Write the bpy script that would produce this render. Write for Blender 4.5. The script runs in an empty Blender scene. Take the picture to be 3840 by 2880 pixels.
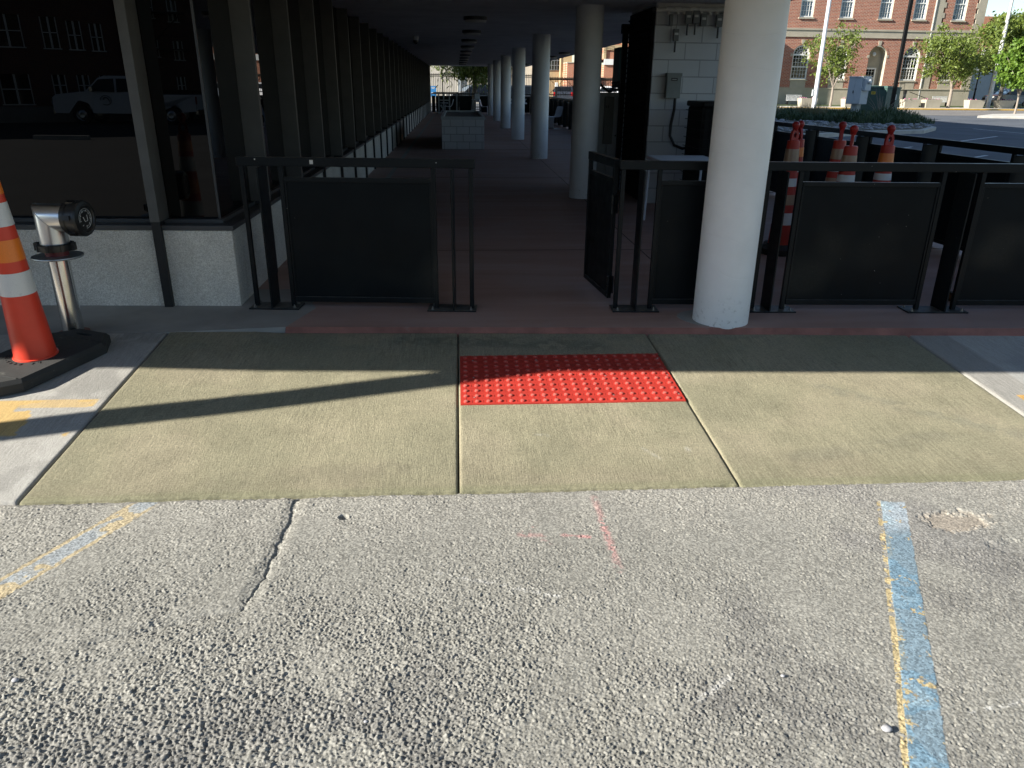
import bpy, bmesh, math, random
import numpy as np
from mathutils import Vector, Matrix, Quaternion
random.seed(7); RNG = np.random.RandomState(11)
scene = bpy.context.scene
COL = scene.collection
rad = math.radians

# ------------------------------------------------------------ camera
cam_d = bpy.data.cameras.new('camera'); cam = bpy.data.objects.new('camera', cam_d); COL.objects.link(cam)
cam_d.sensor_width = 36.0; cam_d.lens = 2808 / 3840 * 36.0; cam_d.clip_start = 0.05; cam_d.clip_end = 2000
MR = ((0.99761304, -0.01578269, 0.06722441), (-0.06827895, -0.37075142, 0.92621886), (0.01030532, -0.92859802, -0.37094408))
cam.matrix_world = Matrix(((MR[0][0], -MR[0][1], -MR[0][2], 0), (MR[1][0], -MR[1][1], -MR[1][2], 0),
                           (MR[2][0], -MR[2][1], -MR[2][2], 1.6), (0, 0, 0, 1)))
scene.camera = cam
# ------------------------------------------------------------ light
ELEV = rad(27)
SD = Vector((0.9687 * math.cos(ELEV), 0.2485 * math.cos(ELEV), -math.sin(ELEV)))
w = bpy.data.worlds.new('World'); scene.world = w; w.use_nodes = True
nt = w.node_tree; bg = nt.nodes['Background']; sky = nt.nodes.new('ShaderNodeTexSky')
sky.sky_type = 'NISHITA'; sky.sun_disc = False; sky.sun_elevation = ELEV
sky.sun_rotation = math.atan2(-SD.x, -SD.y); sky.air_density = 1.0; sky.dust_density = 0.1; sky.ozone_density = 2.0
nt.links.new(sky.outputs[0], bg.inputs[0]); bg.inputs[1].default_value = 0.064
sl = bpy.data.lights.new('sun', 'SUN'); sl.energy = 5.0; sl.angle = rad(0.5); sl.color = (1, 0.945, 0.855)
so = bpy.data.objects.new('sun', sl); COL.objects.link(so); so.rotation_mode = 'QUATERNION'
so.rotation_quaternion = SD.to_track_quat('-Z', 'Y'); so.location = (-30, -8, 30)
scene.view_settings.view_transform = 'Standard'; scene.view_settings.look = 'None'
scene.view_settings.exposure = 1.42; scene.view_settings.gamma = 1
scene.render.engine = 'CYCLES'
scene.cycles.max_bounces = 8; scene.cycles.diffuse_bounces = 4; scene.cycles.glossy_bounces = 4
scene.cycles.caustics_reflective = False; scene.cycles.caustics_refractive = False
scene.cycles.sample_clamp_indirect = 6

# ------------------------------------------------------------ helpers
def tag(o, label=None, cat=None, group=None, kind=None):
    if label: o['label'] = label
    if cat: o['category'] = cat
    if group: o['group'] = group
    if kind: o['kind'] = kind
    return o
def empty(name, loc=(0, 0, 0), rz=0, label=None, cat=None, group=None):
    o = bpy.data.objects.new(name, None); COL.objects.link(o); o.location = loc; o.rotation_euler = (0, 0, rz)
    o.empty_display_size = 0.1
    return tag(o, label, cat, group)
class MB:
    def __init__(s): s.v = []; s.f = []; s.m = []
    def add(s, vs, fs, m=0):
        b = len(s.v); s.v += [tuple(p) for p in vs]; s.f += [tuple(b + i for i in f) for f in fs]; s.m += [m] * len(fs); return s
    def box(s, x0, x1, y0, y1, z0, z1, m=0, M=None):
        vs = [Vector((x, y, z)) for z in (z0, z1) for y in (y0, y1) for x in (x0, x1)]
        if M: vs = [M @ p for p in vs]
        return s.add(vs, [(0, 2, 3, 1), (4, 5, 7, 6), (0, 1, 5, 4), (2, 6, 7, 3), (0, 4, 6, 2), (1, 3, 7, 5)], m)
    def obox(s, c, size, rz=0, m=0, rx=0, ry=0):
        M = Matrix.Translation(c) @ Matrix.Rotation(rz, 4, 'Z') @ Matrix.Rotation(ry, 4, 'Y') @ Matrix.Rotation(rx, 4, 'X')
        a, b, d = [q / 2 for q in size]
        return s.box(-a, a, -b, b, -d, d, m, M)
    def quad(s, *p, m=0): return s.add(p, [tuple(range(len(p)))], m)
    def prism(s, poly, z0, z1, m=0, M=None):
        n = len(poly); vs = [Vector((x, y, z0)) for x, y in poly] + [Vector((x, y, z1)) for x, y in poly]
        if M: vs = [M @ p for p in vs]
        fs = [tuple(reversed(range(n))), tuple(range(n, 2 * n))] + [(i, (i + 1) % n, n + (i + 1) % n, n + i) for i in range(n)]
        return s.add(vs, fs, m)
    def tube(s, pts, r, seg=8, m=0, cap=True):
        pts = [Vector(p) for p in pts]; n = len(pts)
        rs = r if isinstance(r, (list, tuple)) else [r] * n
        vs = []; prev = None
        for i, p in enumerate(pts):
            d = (pts[min(i + 1, n - 1)] - pts[max(i - 1, 0)]).normalized()
            if prev is None:
                a = Vector((0, 0, 1)) if abs(d.z) < .9 else Vector((1, 0, 0)); u = d.cross(a).normalized()
            else: u = (prev - d * prev.dot(d)).normalized()
            prev = u; v = d.cross(u)
            for k in range(seg):
                t = 2 * math.pi * k / seg; vs.append(p + (u * math.cos(t) + v * math.sin(t)) * rs[i])
        fs = [(i * seg + k, i * seg + (k + 1) % seg, (i + 1) * seg + (k + 1) % seg, (i + 1) * seg + k) for i in range(n - 1) for k in range(seg)]
        if cap: fs += [tuple(reversed(range(seg))), tuple(range((n - 1) * seg, n * seg))]
        return s.add(vs, fs, m)
    def lathe(s, prof, c=(0, 0, 0), seg=24, m=0, M=None, cap=True):
        vs = []
        for r, z in prof:
            for k in range(seg):
                t = 2 * math.pi * k / seg; p = Vector((r * math.cos(t), r * math.sin(t), z))
                if M: p = M @ p
                vs.append(p + Vector(c))
        n = len(prof)
        fs = [(i * seg + k, i * seg + (k + 1) % seg, (i + 1) * seg + (k + 1) % seg, (i + 1) * seg + k) for i in range(n - 1) for k in range(seg)]
        if cap: fs += [tuple(reversed(range(seg))), tuple(range((n - 1) * seg, n * seg))]
        return s.add(vs, fs, m)
    def build(s, name, mats, parent=None, smooth=False, bevel=0, loc=None, angle=35, solid=0):
        me = bpy.data.meshes.new(name); me.from_pydata(s.v, [], s.f)
        if not isinstance(mats, (list, tuple)): mats = [mats]
        for q in mats: me.materials.append(q)
        if len(mats) > 1: me.polygons.foreach_set('material_index', s.m)
        bm = bmesh.new(); bm.from_mesh(me); bmesh.ops.recalc_face_normals(bm, faces=bm.faces); bm.to_mesh(me); bm.free()
        if smooth:
            me.polygons.foreach_set('use_smooth', [True] * len(me.polygons)); me.set_sharp_from_angle(angle=rad(angle))
        me.update()
        o = bpy.data.objects.new(name, me); COL.objects.link(o)
        if parent: o.parent = parent
        if loc: o.location = loc
        if solid: q = o.modifiers.new('s', 'SOLIDIFY'); q.thickness = solid; q.offset = 0
        if bevel: q = o.modifiers.new('b', 'BEVEL'); q.width = bevel; q.segments = 2; q.limit_method = 'ANGLE'
        return o
def copy_tree(o, parent=None):
    c = o.copy(); COL.objects.link(c); c.parent = parent
    for ch in list(o.children): copy_tree(ch, c)
    return c
def relabel(o, label, loc=None, rz=None):
    o['label'] = label
    if loc: o.location = loc
    if rz is not None: o.rotation_euler = (0, 0, rz)
    return o

# ------------------------------------------------------------ materials
def newmat(name):
    m = bpy.data.materials.new(name); m.use_nodes = True; n = m.node_tree; return m, n, n.nodes['Principled BSDF']
def coords(n, kind='Object', axes=None, scale=None):
    t = n.nodes.new('ShaderNodeTexCoord'); out = t.outputs[kind]
    if axes:
        sp = n.nodes.new('ShaderNodeSeparateXYZ'); n.links.new(out, sp.inputs[0]); cb = n.nodes.new('ShaderNodeCombineXYZ')
        for i, a in enumerate(axes):
            if a in 'xyz': n.links.new(sp.outputs['xyz'.index(a)], cb.inputs[i])
        out = cb.outputs[0]
    if scale:
        mp = n.nodes.new('ShaderNodeMapping'); mp.inputs['Scale'].default_value = scale; n.links.new(out, mp.inputs[0]); out = mp.outputs[0]
    return out
def noise(n, vec, scale, detail=6, rough=.6, dist=0):
    t = n.nodes.new('ShaderNodeTexNoise'); t.inputs['Scale'].default_value = scale; t.inputs['Detail'].default_value = detail
    t.inputs['Roughness'].default_value = rough; t.inputs['Distortion'].default_value = dist
    n.links.new(vec, t.inputs['Vector']); return t.outputs['Fac']
def ramp(n, fac, stops):
    r = n.nodes.new('ShaderNodeValToRGB'); e = r.color_ramp.elements
    while len(e) < len(stops): e.new(.5)
    for q, (p, c) in zip(e, stops): q.position = p; q.color = (c, c, c, 1) if isinstance(c, (int, float)) else (*c, 1)
    n.links.new(fac, r.inputs[0]); return r.outputs[0]
def mix(n, fac, a, b, mode='MIX'):
    x = n.nodes.new('ShaderNodeMix'); x.data_type = 'RGBA'; x.blend_type = mode
    for v, i in ((fac, 0), (a, 6), (b, 7)):
        if hasattr(v, 'links') or hasattr(v, 'is_linked'): n.links.new(v, x.inputs[i])
        elif i == 0: x.inputs[0].default_value = v
        else: x.inputs[i].default_value = (*v, 1)
    return x.outputs[2]
def math_(n, op, a, b=0.):
    x = n.nodes.new('ShaderNodeMath'); x.operation = op
    for i, v in enumerate((a, b)):
        if hasattr(v, 'is_linked'): n.links.new(v, x.inputs[i])
        else: x.inputs[i].default_value = v
    return x.outputs[0]
def bump(n, bs, h, strength=.4, dist=.01, prev=None):
    b = n.nodes.new('ShaderNodeBump'); b.inputs['Strength'].default_value = strength; b.inputs['Distance'].default_value = dist
    n.links.new(h, b.inputs['Height'])
    if prev: n.links.new(prev, b.inputs['Normal'])
    n.links.new(b.outputs[0], bs.inputs['Normal']); return b.outputs[0]
def mat(name, c, rough=.6, metal=0., var=.18, vs=3., bs_=0., bscale=60., spec=.5, dirt=None, dirt_s=6., dirt_t=.6, coat=0, bdist=.004, axes=None):
    """paint / plastic / metal with tonal variation, optional dirt blotches and fine bump"""
    m, n, b = newmat(name); v = coords(n)
    f = noise(n, v, vs)
    lo = tuple(max(0, q * (1 - var)) for q in c); hi = tuple(min(1, q * (1 + var)) for q in c)
    col = ramp(n, f, [(.3, lo), (.7, hi)])
    if dirt:
        d = noise(n, v, dirt_s, 8, .7); col = mix(n, ramp(n, d, [(dirt_t, 0.), (dirt_t + .08, 1.)]), col, dirt)
    n.links.new(col, b.inputs['Base Color'])
    b.inputs['Roughness'].default_value = rough; b.inputs['Metallic'].default_value = metal
    b.inputs['Specular IOR Level'].default_value = spec; b.inputs['Coat Weight'].default_value = coat
    if bs_: bump(n, b, noise(n, v, bscale, 5), bs_, bdist)
    return m
def brickmat(name, c1, c2, mortar, bw, bh, axes='xz', ms=.012, rough=.85, bstr=.6, bd=.01, offset=.5, off=(0, 0, 0), sharp=True, var=.5):
    m, n, b = newmat(name); v = coords(n, 'Object', axes + '0')
    mp = n.nodes.new('ShaderNodeMapping'); mp.inputs['Location'].default_value = off; n.links.new(v, mp.inputs[0]); v = mp.outputs[0]
    t = n.nodes.new('ShaderNodeTexBrick'); n.links.new(v, t.inputs['Vector'])
    t.inputs['Scale'].default_value = 1; t.inputs['Brick Width'].default_value = bw; t.inputs['Row Height'].default_value = bh
    t.inputs['Mortar Size'].default_value = ms; t.inputs['Mortar Smooth'].default_value = .1; t.offset = offset
    t.inputs['Bias'].default_value = 0
    t.inputs['Color1'].default_value = (*c1, 1); t.inputs['Color2'].default_value = (*c2, 1); t.inputs['Mortar'].default_value = (*mortar, 1)
    f = noise(n, v, 1.3, 5); col = mix(n, var, t.outputs['Color'], ramp(n, f, [(.3, .62), (.7, 1.)]), 'MULTIPLY')
    n.links.new(col, b.inputs['Base Color']); b.inputs['Roughness'].default_value = rough
    bump(n, b, math_(n, 'SUBTRACT', 1., t.outputs['Fac']), bstr, bd)
    return m
def vcolmat(name, rough=.9, bumps=((400, .5, .002),), broom=0, spec=.25, varn=(25, .82, 1.12), stones=False):
    """material whose paint and stain colours are stored per vertex, with fine procedural grain"""
    m, n, b = newmat(name); a = n.nodes.new('ShaderNodeVertexColor'); a.layer_name = 'Col'
    v = coords(n); f = noise(n, v, varn[0], 8, .7)
    col = mix(n, 1., a.outputs[0], ramp(n, f, [(.3, varn[1]), (.7, varn[2])]), 'MULTIPLY')
    if stones:
        t = n.nodes.new('ShaderNodeTexVoronoi'); t.inputs['Scale'].default_value = 150; n.links.new(v, t.inputs['Vector'])
        sp = n.nodes.new('ShaderNodeSeparateColor'); n.links.new(t.outputs['Color'], sp.inputs[0])
        col = mix(n, 1., col, ramp(n, sp.outputs[0], [(0, .6), (.5, .98), (1, 1.35)]), 'MULTIPLY')
    n.links.new(col, b.inputs['Base Color']); b.inputs['Roughness'].default_value = rough; b.inputs['Specular IOR Level'].default_value = spec
    prev = None
    if broom:
        mq = n.nodes.new('ShaderNodeMapping'); mq.inputs['Scale'].default_value = (1, .03, 1); mq.inputs['Rotation'].default_value = (0, 0, rad(-6)); n.links.new(v, mq.inputs[0])
        col = mix(n, ramp(n, noise(n, v, 1.4, 3), [(.35, .15), (.65, .9)]), col, ramp(n, noise(n, mq.outputs[0], 95, 3, .7, .6), [(.32, .72), (.68, 1.2)]), 'MULTIPLY'); n.links.new(col, b.inputs['Base Color'])
        col2 = mix(n, ramp(n, noise(n, v, 42, 2), [(.70, 0.), (.74, .5)]), col, (.1, .1, .08)); n.links.new(col2, b.inputs['Base Color'])
    for s, st, d in bumps: prev = bump(n, b, noise(n, v, s, 6, .7), st, d, prev)
    if broom:
        mp = n.nodes.new('ShaderNodeMapping'); mp.inputs['Scale'].default_value = (1, .04, 1); mp.inputs['Rotation'].default_value = (0, 0, rad(-6))
        n.links.new(v, mp.inputs[0]); prev = bump(n, b, noise(n, mp.outputs[0], 260, 4, .7, .3), broom, .004, prev)
    return m
def leafmat(name, c, c2, trans=.35):
    m, n, b = newmat(name); v = coords(n); f = noise(n, v, 2.5, 4)
    col = ramp(n, f, [(.35, c), (.65, c2)]); n.links.new(col, b.inputs['Base Color']); b.inputs['Roughness'].default_value = .55
    tr = n.nodes.new('ShaderNodeBsdfTranslucent'); n.links.new(col, tr.inputs[0]); ms = n.nodes.new('ShaderNodeMixShader'); ms.inputs[0].default_value = trans
    n.links.new(b.outputs[0], ms.inputs[1]); n.links.new(tr.outputs[0], ms.inputs[2]); n.links.new(ms.outputs[0], n.nodes['Material Output'].inputs[0])
    return m
def glassmat(name, c=(.004, .004, .004), rough=.0, ior=1.5, spec=.5, wob=0):
    m, n, b = newmat(name); b.inputs['Base Color'].default_value = (*c, 1); b.inputs['Roughness'].default_value = rough; b.inputs['IOR'].default_value = ior
    b.inputs['Specular IOR Level'].default_value = spec
    v = coords(n)
    d = noise(n, v, 40, 8, .8); n.links.new(ramp(n, d, [(.6, c), (.95, tuple(q * 1.6 for q in c))]), b.inputs['Base Color'])
    if wob: bump(n, b, noise(n, v, 1.2, 1), wob, .01)
    return m
M_ = {}
M_['asph'] = vcolmat('asphalt', .92, ((500, .45, .002), (1300, .4, .001)), stones=True, varn=(14, .9, 1.08))
M_['conc_new'] = vcolmat('fresh concrete', .9, ((70, .7, .006), (230, .9, .004)), broom=1., varn=(110, .68, 1.22))
M_['conc_old'] = vcolmat('old concrete', .88, ((90, .5, .005), (260, .6, .003)), broom=.8, varn=(110, .78, 1.12))
M_['deck'] = None
def deckmat():
    m, n, b = newmat('red brown concrete'); v = coords(n)
    st = coords(n, 'Object', None, (.25, 2.2, 1))
    f = noise(n, st, 1.6, 8, .65, .4); f2 = noise(n, v, .9, 6, .6)
    c = ramp(n, f, [(.3, (.27, .165, .135)), (.55, (.34, .225, .19)), (.75, (.40, .31, .28))])
    c = mix(n, ramp(n, f2, [(.45, 0.), (.7, .6)]), c, (.33, .26, .24))
    n.links.new(c, b.inputs['Base Color']); n.links.new(ramp(n, f, [(.3, .65), (.7, .8)]), b.inputs['Roughness']); b.inputs['Specular IOR Level'].default_value = .3
    bump(n, b, noise(n, v, 120, 6), .25, .003); return m
M_['deck'] = deckmat()
M_['lip'] = mat('painted red lip', (.23, .10, .078), .8, var=.3, vs=5, bs_=.3, dirt=(.2, .16, .14), dirt_t=.62)
M_['walk'] = mat('grey sidewalk', (.26, .255, .235), .9, var=.22, vs=1.5, bs_=.3, bscale=140, dirt=(.30, .29, .27), dirt_s=3, dirt_t=.6)
M_['joint'] = mat('joint filler', (.02, .018, .015), .9)
def pebblemat():
    m, n, b = newmat('exposed aggregate'); v = coords(n)
    t = n.nodes.new('ShaderNodeTexVoronoi'); t.inputs['Scale'].default_value = 165; n.links.new(v, t.inputs['Vector'])
    sp = n.nodes.new('ShaderNodeSeparateColor'); n.links.new(t.outputs['Color'], sp.inputs[0])
    c = ramp(n, sp.outputs[0], [(0, (.50, .465, .40)), (.5, (.66, .62, .545)), (1, (.80, .77, .69))])
    f = noise(n, v, 2.2, 5); c = mix(n, .6, c, ramp(n, f, [(.3, .65), (.7, 1.1)]), 'MULTIPLY')
    n.links.new(c, b.inputs['Base Color']); b.inputs['Roughness'].default_value = .85
    bump(n, b, math_(n, 'SUBTRACT', 1., t.outputs['Distance']), .7, .006); return m
M_['pebble'] = pebblemat()
M_['sill'] = mat('sill metal', (.055, .058, .06), .45, .3, bs_=.05)
M_['finm'] = mat('mullion metal', (.088, .087, .082), .5, .2, var=.12, vs=6, dirt=(.1, .1, .09), dirt_s=20, dirt_t=.68)
M_['findark'] = mat('mullion foot', (.012, .013, .014), .5, .2)
M_['glass'] = glassmat('dark window glass', c=(.002, .002, .002), ior=1.45, spec=.42)
M_['soff'] = mat('soffit plaster', (.7, .7, .7), .9, var=.12, vs=2, bs_=.15, bscale=90)
M_['upper'] = mat('upper wall', (.3, .28, .25), .85)
def colmat():
    m, n, b = newmat('off white column paint'); v = coords(n)
    f = noise(n, v, 3, 6); c = ramp(n, f, [(.3, (.70, .715, .705)), (.7, (.79, .80, .79))])
    d = noise(n, v, 26, 8, .7); zs = n.nodes.new('ShaderNodeSeparateXYZ'); n.links.new(v, zs.inputs[0])
    low = ramp(n, zs.outputs[2], [(0.02, .55), (.28, 0.)]); dm = math_(n, 'MULTIPLY', ramp(n, d, [(.56, 0.), (.66, 1.)]), low)
    c = mix(n, dm, c, (.22, .21, .19)); n.links.new(c, b.inputs['Base Color']); b.inputs['Roughness'].default_value = .55
    pr = bump(n, b, noise(n, v, 160, 4), .12, .002)
    w_ = math_(n, 'ADD', math_(n, 'MULTIPLY', zs.outputs[2], 5.3), math_(n, 'MULTIPLY', zs.outputs[0], .55))
    w_ = math_(n, 'ADD', w_, math_(n, 'MULTIPLY', noise(n, v, 1.1, 2), 1.6))
    s_ = ramp(n, math_(n, 'FRACT', w_), [(0, 0.), (.012, 1.), (.97, 1.), (1, .3)])
    bump(n, b, s_, .35, .004, pr); return m
M_['col'] = colmat()
def blackpaint():
    m, n, b = newmat('chipped black paint'); v = coords(n)
    f = noise(n, v, 2.5, 6); c = ramp(n, f, [(.3, (.0022, .0042, .006)), (.7, (.005, .0085, .0105))])
    t = n.nodes.new('ShaderNodeTexVoronoi'); t.inputs['Scale'].default_value = 16; n.links.new(v, t.inputs['Vector'])
    g = noise(n, v, 1.7, 3)
    sp = math_(n, 'MULTIPLY', ramp(n, t.outputs['Distance'], [(.035, 1.), (.05, 0.)]), ramp(n, g, [(.5, 0.), (.6, 1.)]))
    c = mix(n, sp, c, (.4, .4, .37))
    sm = math_(n, 'MULTIPLY', ramp(n, noise(n, v, 1.1, 2), [(.58, 0.), (.72, .5)]), noise(n, v, 60, 6, .8)); c = mix(n, sm, c, (.07, .065, .05))
    ge = n.nodes.new('ShaderNodeNewGeometry'); sz = n.nodes.new('ShaderNodeSeparateXYZ'); n.links.new(ge.outputs['Normal'], sz.inputs[0])
    c = mix(n, math_(n, 'MULTIPLY', ramp(n, sz.outputs[2], [(.6, 0.), (.9, 1.)]), ramp(n, noise(n, v, 14, 6), [(.35, .35), (.65, 1.)])), c, (.10, .098, .088)); n.links.new(c, b.inputs['Base Color']); b.inputs['Specular IOR Level'].default_value = .3
    n.links.new(ramp(n, noise(n, v, 9, 5), [(.3, .3), (.7, .48)]), b.inputs['Roughness'])
    bump(n, b, noise(n, v, 220, 3), .06, .001); return m
M_['blk'] = blackpaint(); M_['blks'] = blackpaint(); M_['blks'].node_tree.nodes['Principled BSDF'].inputs['Specular IOR Level'].default_value = .13
M_['blk'].node_tree.nodes['Principled BSDF'].inputs['Specular IOR Level'].default_value = .2
M_['bolt'] = mat('zinc bolt', (.35, .35, .33), .4, .9)
M_['tile'] = mat('red tactile plastic', (.46, .032, .02), .55, var=.12, vs=9, bs_=.35, bscale=190, bdist=.002, dirt=(.42, .09, .06), dirt_s=14, dirt_t=.66)
def tilemat():
    m, n, b = newmat('red tactile plastic'); v = coords(n); f = noise(n, v, 7, 6); g = noise(n, v, 45, 6, .75)
    c = ramp(n, f, [(.3, (.33, .026, .018)), (.7, (.44, .036, .024))]); sp = n.nodes.new('ShaderNodeSeparateXYZ'); n.links.new(v, sp.inputs[0])
    top = math_(n, 'MULTIPLY', ramp(n, math_(n, 'MULTIPLY', sp.outputs[2], 100), [(.55, 0.), (.75, .8)]), ramp(n, g, [(.35, .2), (.6, 1.)])); c = mix(n, top, c, (.42, .16, .13))
    c = mix(n, ramp(n, g, [(.56, 0.), (.68, .55)]), c, (.20, .035, .025)); c = mix(n, ramp(n, noise(n, v, 3, 8, .8), [(.6, 0.), (.7, .35)]), c, (.34, .16, .12))
    n.links.new(c, b.inputs['Base Color']); b.inputs['Roughness'].default_value = .6; b.inputs['Specular IOR Level'].default_value = .35; bump(n, b, noise(n, v, 190, 5), .4, .002); return m
M_['tile'] = tilemat()
M_['orangedk'] = mat('shaded red orange plastic', (.42, .03, .016), .5, var=.12, dirt=(.25, .06, .04), dirt_s=14, dirt_t=.66)  # darker copy of the orange, the yard's shade is put into its colour
M_['orange'] = mat('orange red plastic', (.62, .048, .022), .42, var=.1, vs=5, dirt=(.45, .08, .05), dirt_s=16, dirt_t=.68)
M_['redpl'] = mat('red handle plastic', (.34, .014, .01), .45, var=.12)
def sheet(name, c):
    m, n, b = newmat(name); v = coords(n)
    t = n.nodes.new('ShaderNodeTexVoronoi'); t.inputs['Scale'].default_value = 150; t.feature = 'DISTANCE_TO_EDGE'; n.links.new(v, t.inputs['Vector'])
    cc = mix(n, ramp(n, t.outputs['Distance'], [(.03, .35), (.08, 0.)]), tuple(c), tuple(q * .7 for q in c))
    cc = mix(n, ramp(n, noise(n, v, 12, 8, .75), [(.62, 0.), (.7, .7)]), cc, tuple(q * .55 + .08 for q in c))
    n.links.new(cc, b.inputs['Base Color']); b.inputs['Roughness'].default_value = .3; b.inputs['Specular IOR Level'].default_value = .7; return m
M_['wsheet'] = sheet('white reflective sheeting', (.62, .62, .6)); M_['csheet'] = sheet('aged cream sheeting', (.34, .22, .14)); M_['osheet'] = sheet('orange reflective sheeting', (.8, .2, .02))
M_['rubber'] = mat('black rubber', (.022, .023, .022), .8, var=.3, vs=7, bs_=.3, bscale=200, dirt=(.09, .09, .08), dirt_s=10, dirt_t=.62)
M_['chrome'] = mat('polished steel', (.78, .78, .77), .2, 1., var=.06, vs=12, bs_=.02, bscale=20)
M_['alum'] = mat('cast aluminium', (.66, .67, .68), .3, 1., var=.08, bs_=.1, bscale=300)
M_['galv'] = mat('galvanised flange', (.42, .42, .4), .4, .9, var=.2, vs=20)
M_['plast'] = mat('black plastic', (.012, .012, .012), .35)
M_['grey_l'] = mat('grey marking', (.45, .45, .43), .5)
M_['maroon'] = mat('maroon paint', (.16, .02, .02), .5)
M_['block'] = brickmat('painted block', (.60, .61, .60), (.64, .65, .64), (.38, .38, .38), .442, .216, 'xz', .007, .7, .7, .012, var=.25)
M_['block2'] = brickmat('grey block', (.58, .585, .59), (.61, .62, .63), (.32, .32, .32), .33, .19, 'xz', .008, .75, .7, .012, var=.3)
M_['cabgrey'] = mat('grey cabinet paint', (.40, .43, .44), .5, var=.08)
M_['boxgrey'] = mat('grey junction box', (.12, .125, .12), .5)
M_['boxg2'] = mat('green grey box paint', (.20, .22, .205), .5)
M_['pvc'] = mat('cream conduit', (.66, .64, .57), .5)
M_['whitepl'] = mat('white plastic', (.66, .69, .73), .45, var=.08)
M_['louv'] = mat('dark louvre', (.01, .01, .01), .7, spec=.15)
M_['labelw'] = mat('pale label', (.55, .55, .52), .5)
M_['labely'] = mat('yellow label', (.75, .5, .03), .5)
M_['stone'] = mat('limestone', (.40, .36, .28), .85, var=.12, vs=1.2, bs_=.2, bscale=40, bdist=.01)
M_['white'] = mat('white paint', (.74, .74, .70), .5, var=.06)
M_['brick'] = brickmat('red brick', (.44, .135, .075), (.31, .085, .052), (.46, .36, .28), .36, .125, 'xz', .017, .9, .5, .02)
M_['brickdk'] = brickmat('dark red brick', (.17, .06, .04), (.11, .04, .03), (.14, .11, .09), .22, .075, 'xz', .012, .9, .5, .01)
M_['brickor'] = brickmat('orange brick', (.50, .17, .09), (.42, .14, .08), (.45, .3, .2), .3, .1, 'xz', .012, .9, .4, .01)
M_['paneb'] = glassmat('sky painted pane', (.06, .10, .15), .03, 1.5, 1.)  # blue sky reflection is painted into the base colour
M_['paned'] = glassmat('dark pane', (.006, .007, .008), .03, 1.5, .5)
M_['beige'] = mat('beige render', (.55, .50, .42), .9, var=.08, bs_=.2, bscale=20)
M_['tan'] = mat('tan brick render', (.46, .35, .2), .9, var=.12)
M_['bark'] = mat('bark', (.10, .085, .07), .9, var=.35, vs=14, bs_=.8, bscale=30, bdist=.02)
M_['barkl'] = mat('pale bark', (.26, .22, .18), .9, var=.3, vs=14, bs_=.6, bscale=30, bdist=.02)
M_['leaf'] = leafmat('ash leaves', (.08, .13, .02), (.20, .25, .045))
M_['leaf2'] = leafmat('linden leaves', (.08, .17, .02), (.17, .27, .03))
M_['leafd'] = leafmat('shrub leaves', (.025, .055, .022), (.07, .105, .04), .2)
M_['grassy'] = leafmat('dry grass', (.12, .12, .06), (.22, .2, .11), .2)
M_['lot'] = None
def lotmat(name, c, s=.6):
    m, n, b = newmat(name); v = coords(n)
    f = noise(n, v, s, 8, .65, .5); g = noise(n, v, 60, 5, .7)
    k = ramp(n, f, [(.3, tuple(q * .75 for q in c)), (.7, tuple(q * 1.2 for q in c))]); k = mix(n, .5, k, ramp(n, g, [(.3, .6), (.7, 1.3)]), 'MULTIPLY')
    n.links.new(k, b.inputs['Base Color']); b.inputs['Roughness'].default_value = .92; b.inputs['Specular IOR Level'].default_value = .25
    bump(n, b, g, .5, .006); return m
M_['lot'] = lotmat('worn asphalt', (.06, .059, .058)); M_['lotb'] = lotmat('lot asphalt', (.09, .1, .115)); M_['road'] = lotmat('road asphalt', (.17, .16, .15))
M_['concl'] = mat('pale kerb concrete', (.42, .40, .36), .9, var=.15, bs_=.2)
M_['yelk'] = mat('yellow kerb paint', (.6, .36, .06), .7, var=.15, dirt=(.4, .37, .3), dirt_s=3, dirt_t=.62)
M_['linew'] = mat('worn white line', (.55, .56, .56), .8, var=.2, vs=8)
M_['grass'] = mat('lawn', (.05, .075, .02), .95, var=.5, vs=9, bs_=.6, bscale=60, bdist=.03)
M_['dirt'] = mat('planting soil', (.09, .085, .06), .95, var=.4, vs=8, bs_=.6, bscale=30, bdist=.03)
M_['rock'] = mat('river rock', (.30, .30, .31), .85, var=.35, vs=6)
M_['blkpole'] = mat('black pole paint', (.008, .008, .008), .5, spec=.15)
M_['wpole'] = mat('white pole paint', (.72, .74, .76), .4, var=.05)
M_['cabwht'] = mat('pale blue grey cabinet', (.46, .50, .53), .5, var=.06)
M_['green'] = mat('transformer green', (.035, .085, .07), .5, var=.12)
M_['truckb'] = mat('white truck paint', (.8, .82, .85), .3, var=.03, coat=.5)
M_['silver'] = mat('silver car paint', (.45, .5, .55), .3, .4, var=.05, coat=.5)
M_['carw'] = mat('white car paint', (.75, .75, .76), .25, var=.03, coat=.5)
M_['card'] = mat('dark car paint', (.03, .035, .045), .25, var=.1, coat=.5)
M_['tyre'] = mat('tyre rubber', (.015, .015, .015), .85)
M_['redl'] = mat('red lens', (.4, .01, .01), .2)
M_['amber'] = mat('amber lens', (.6, .35, .1), .2)
M_['bluesign'] = mat('blue sign face', (.05, .25, .6), .4, var=.1)
M_['flower'] = mat('flower petals', (.6, .2, .35), .7, var=.4, vs=40)
M_['wood'] = mat('rough timber', (.12, .08, .05), .85, var=.3, vs=14)

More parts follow.
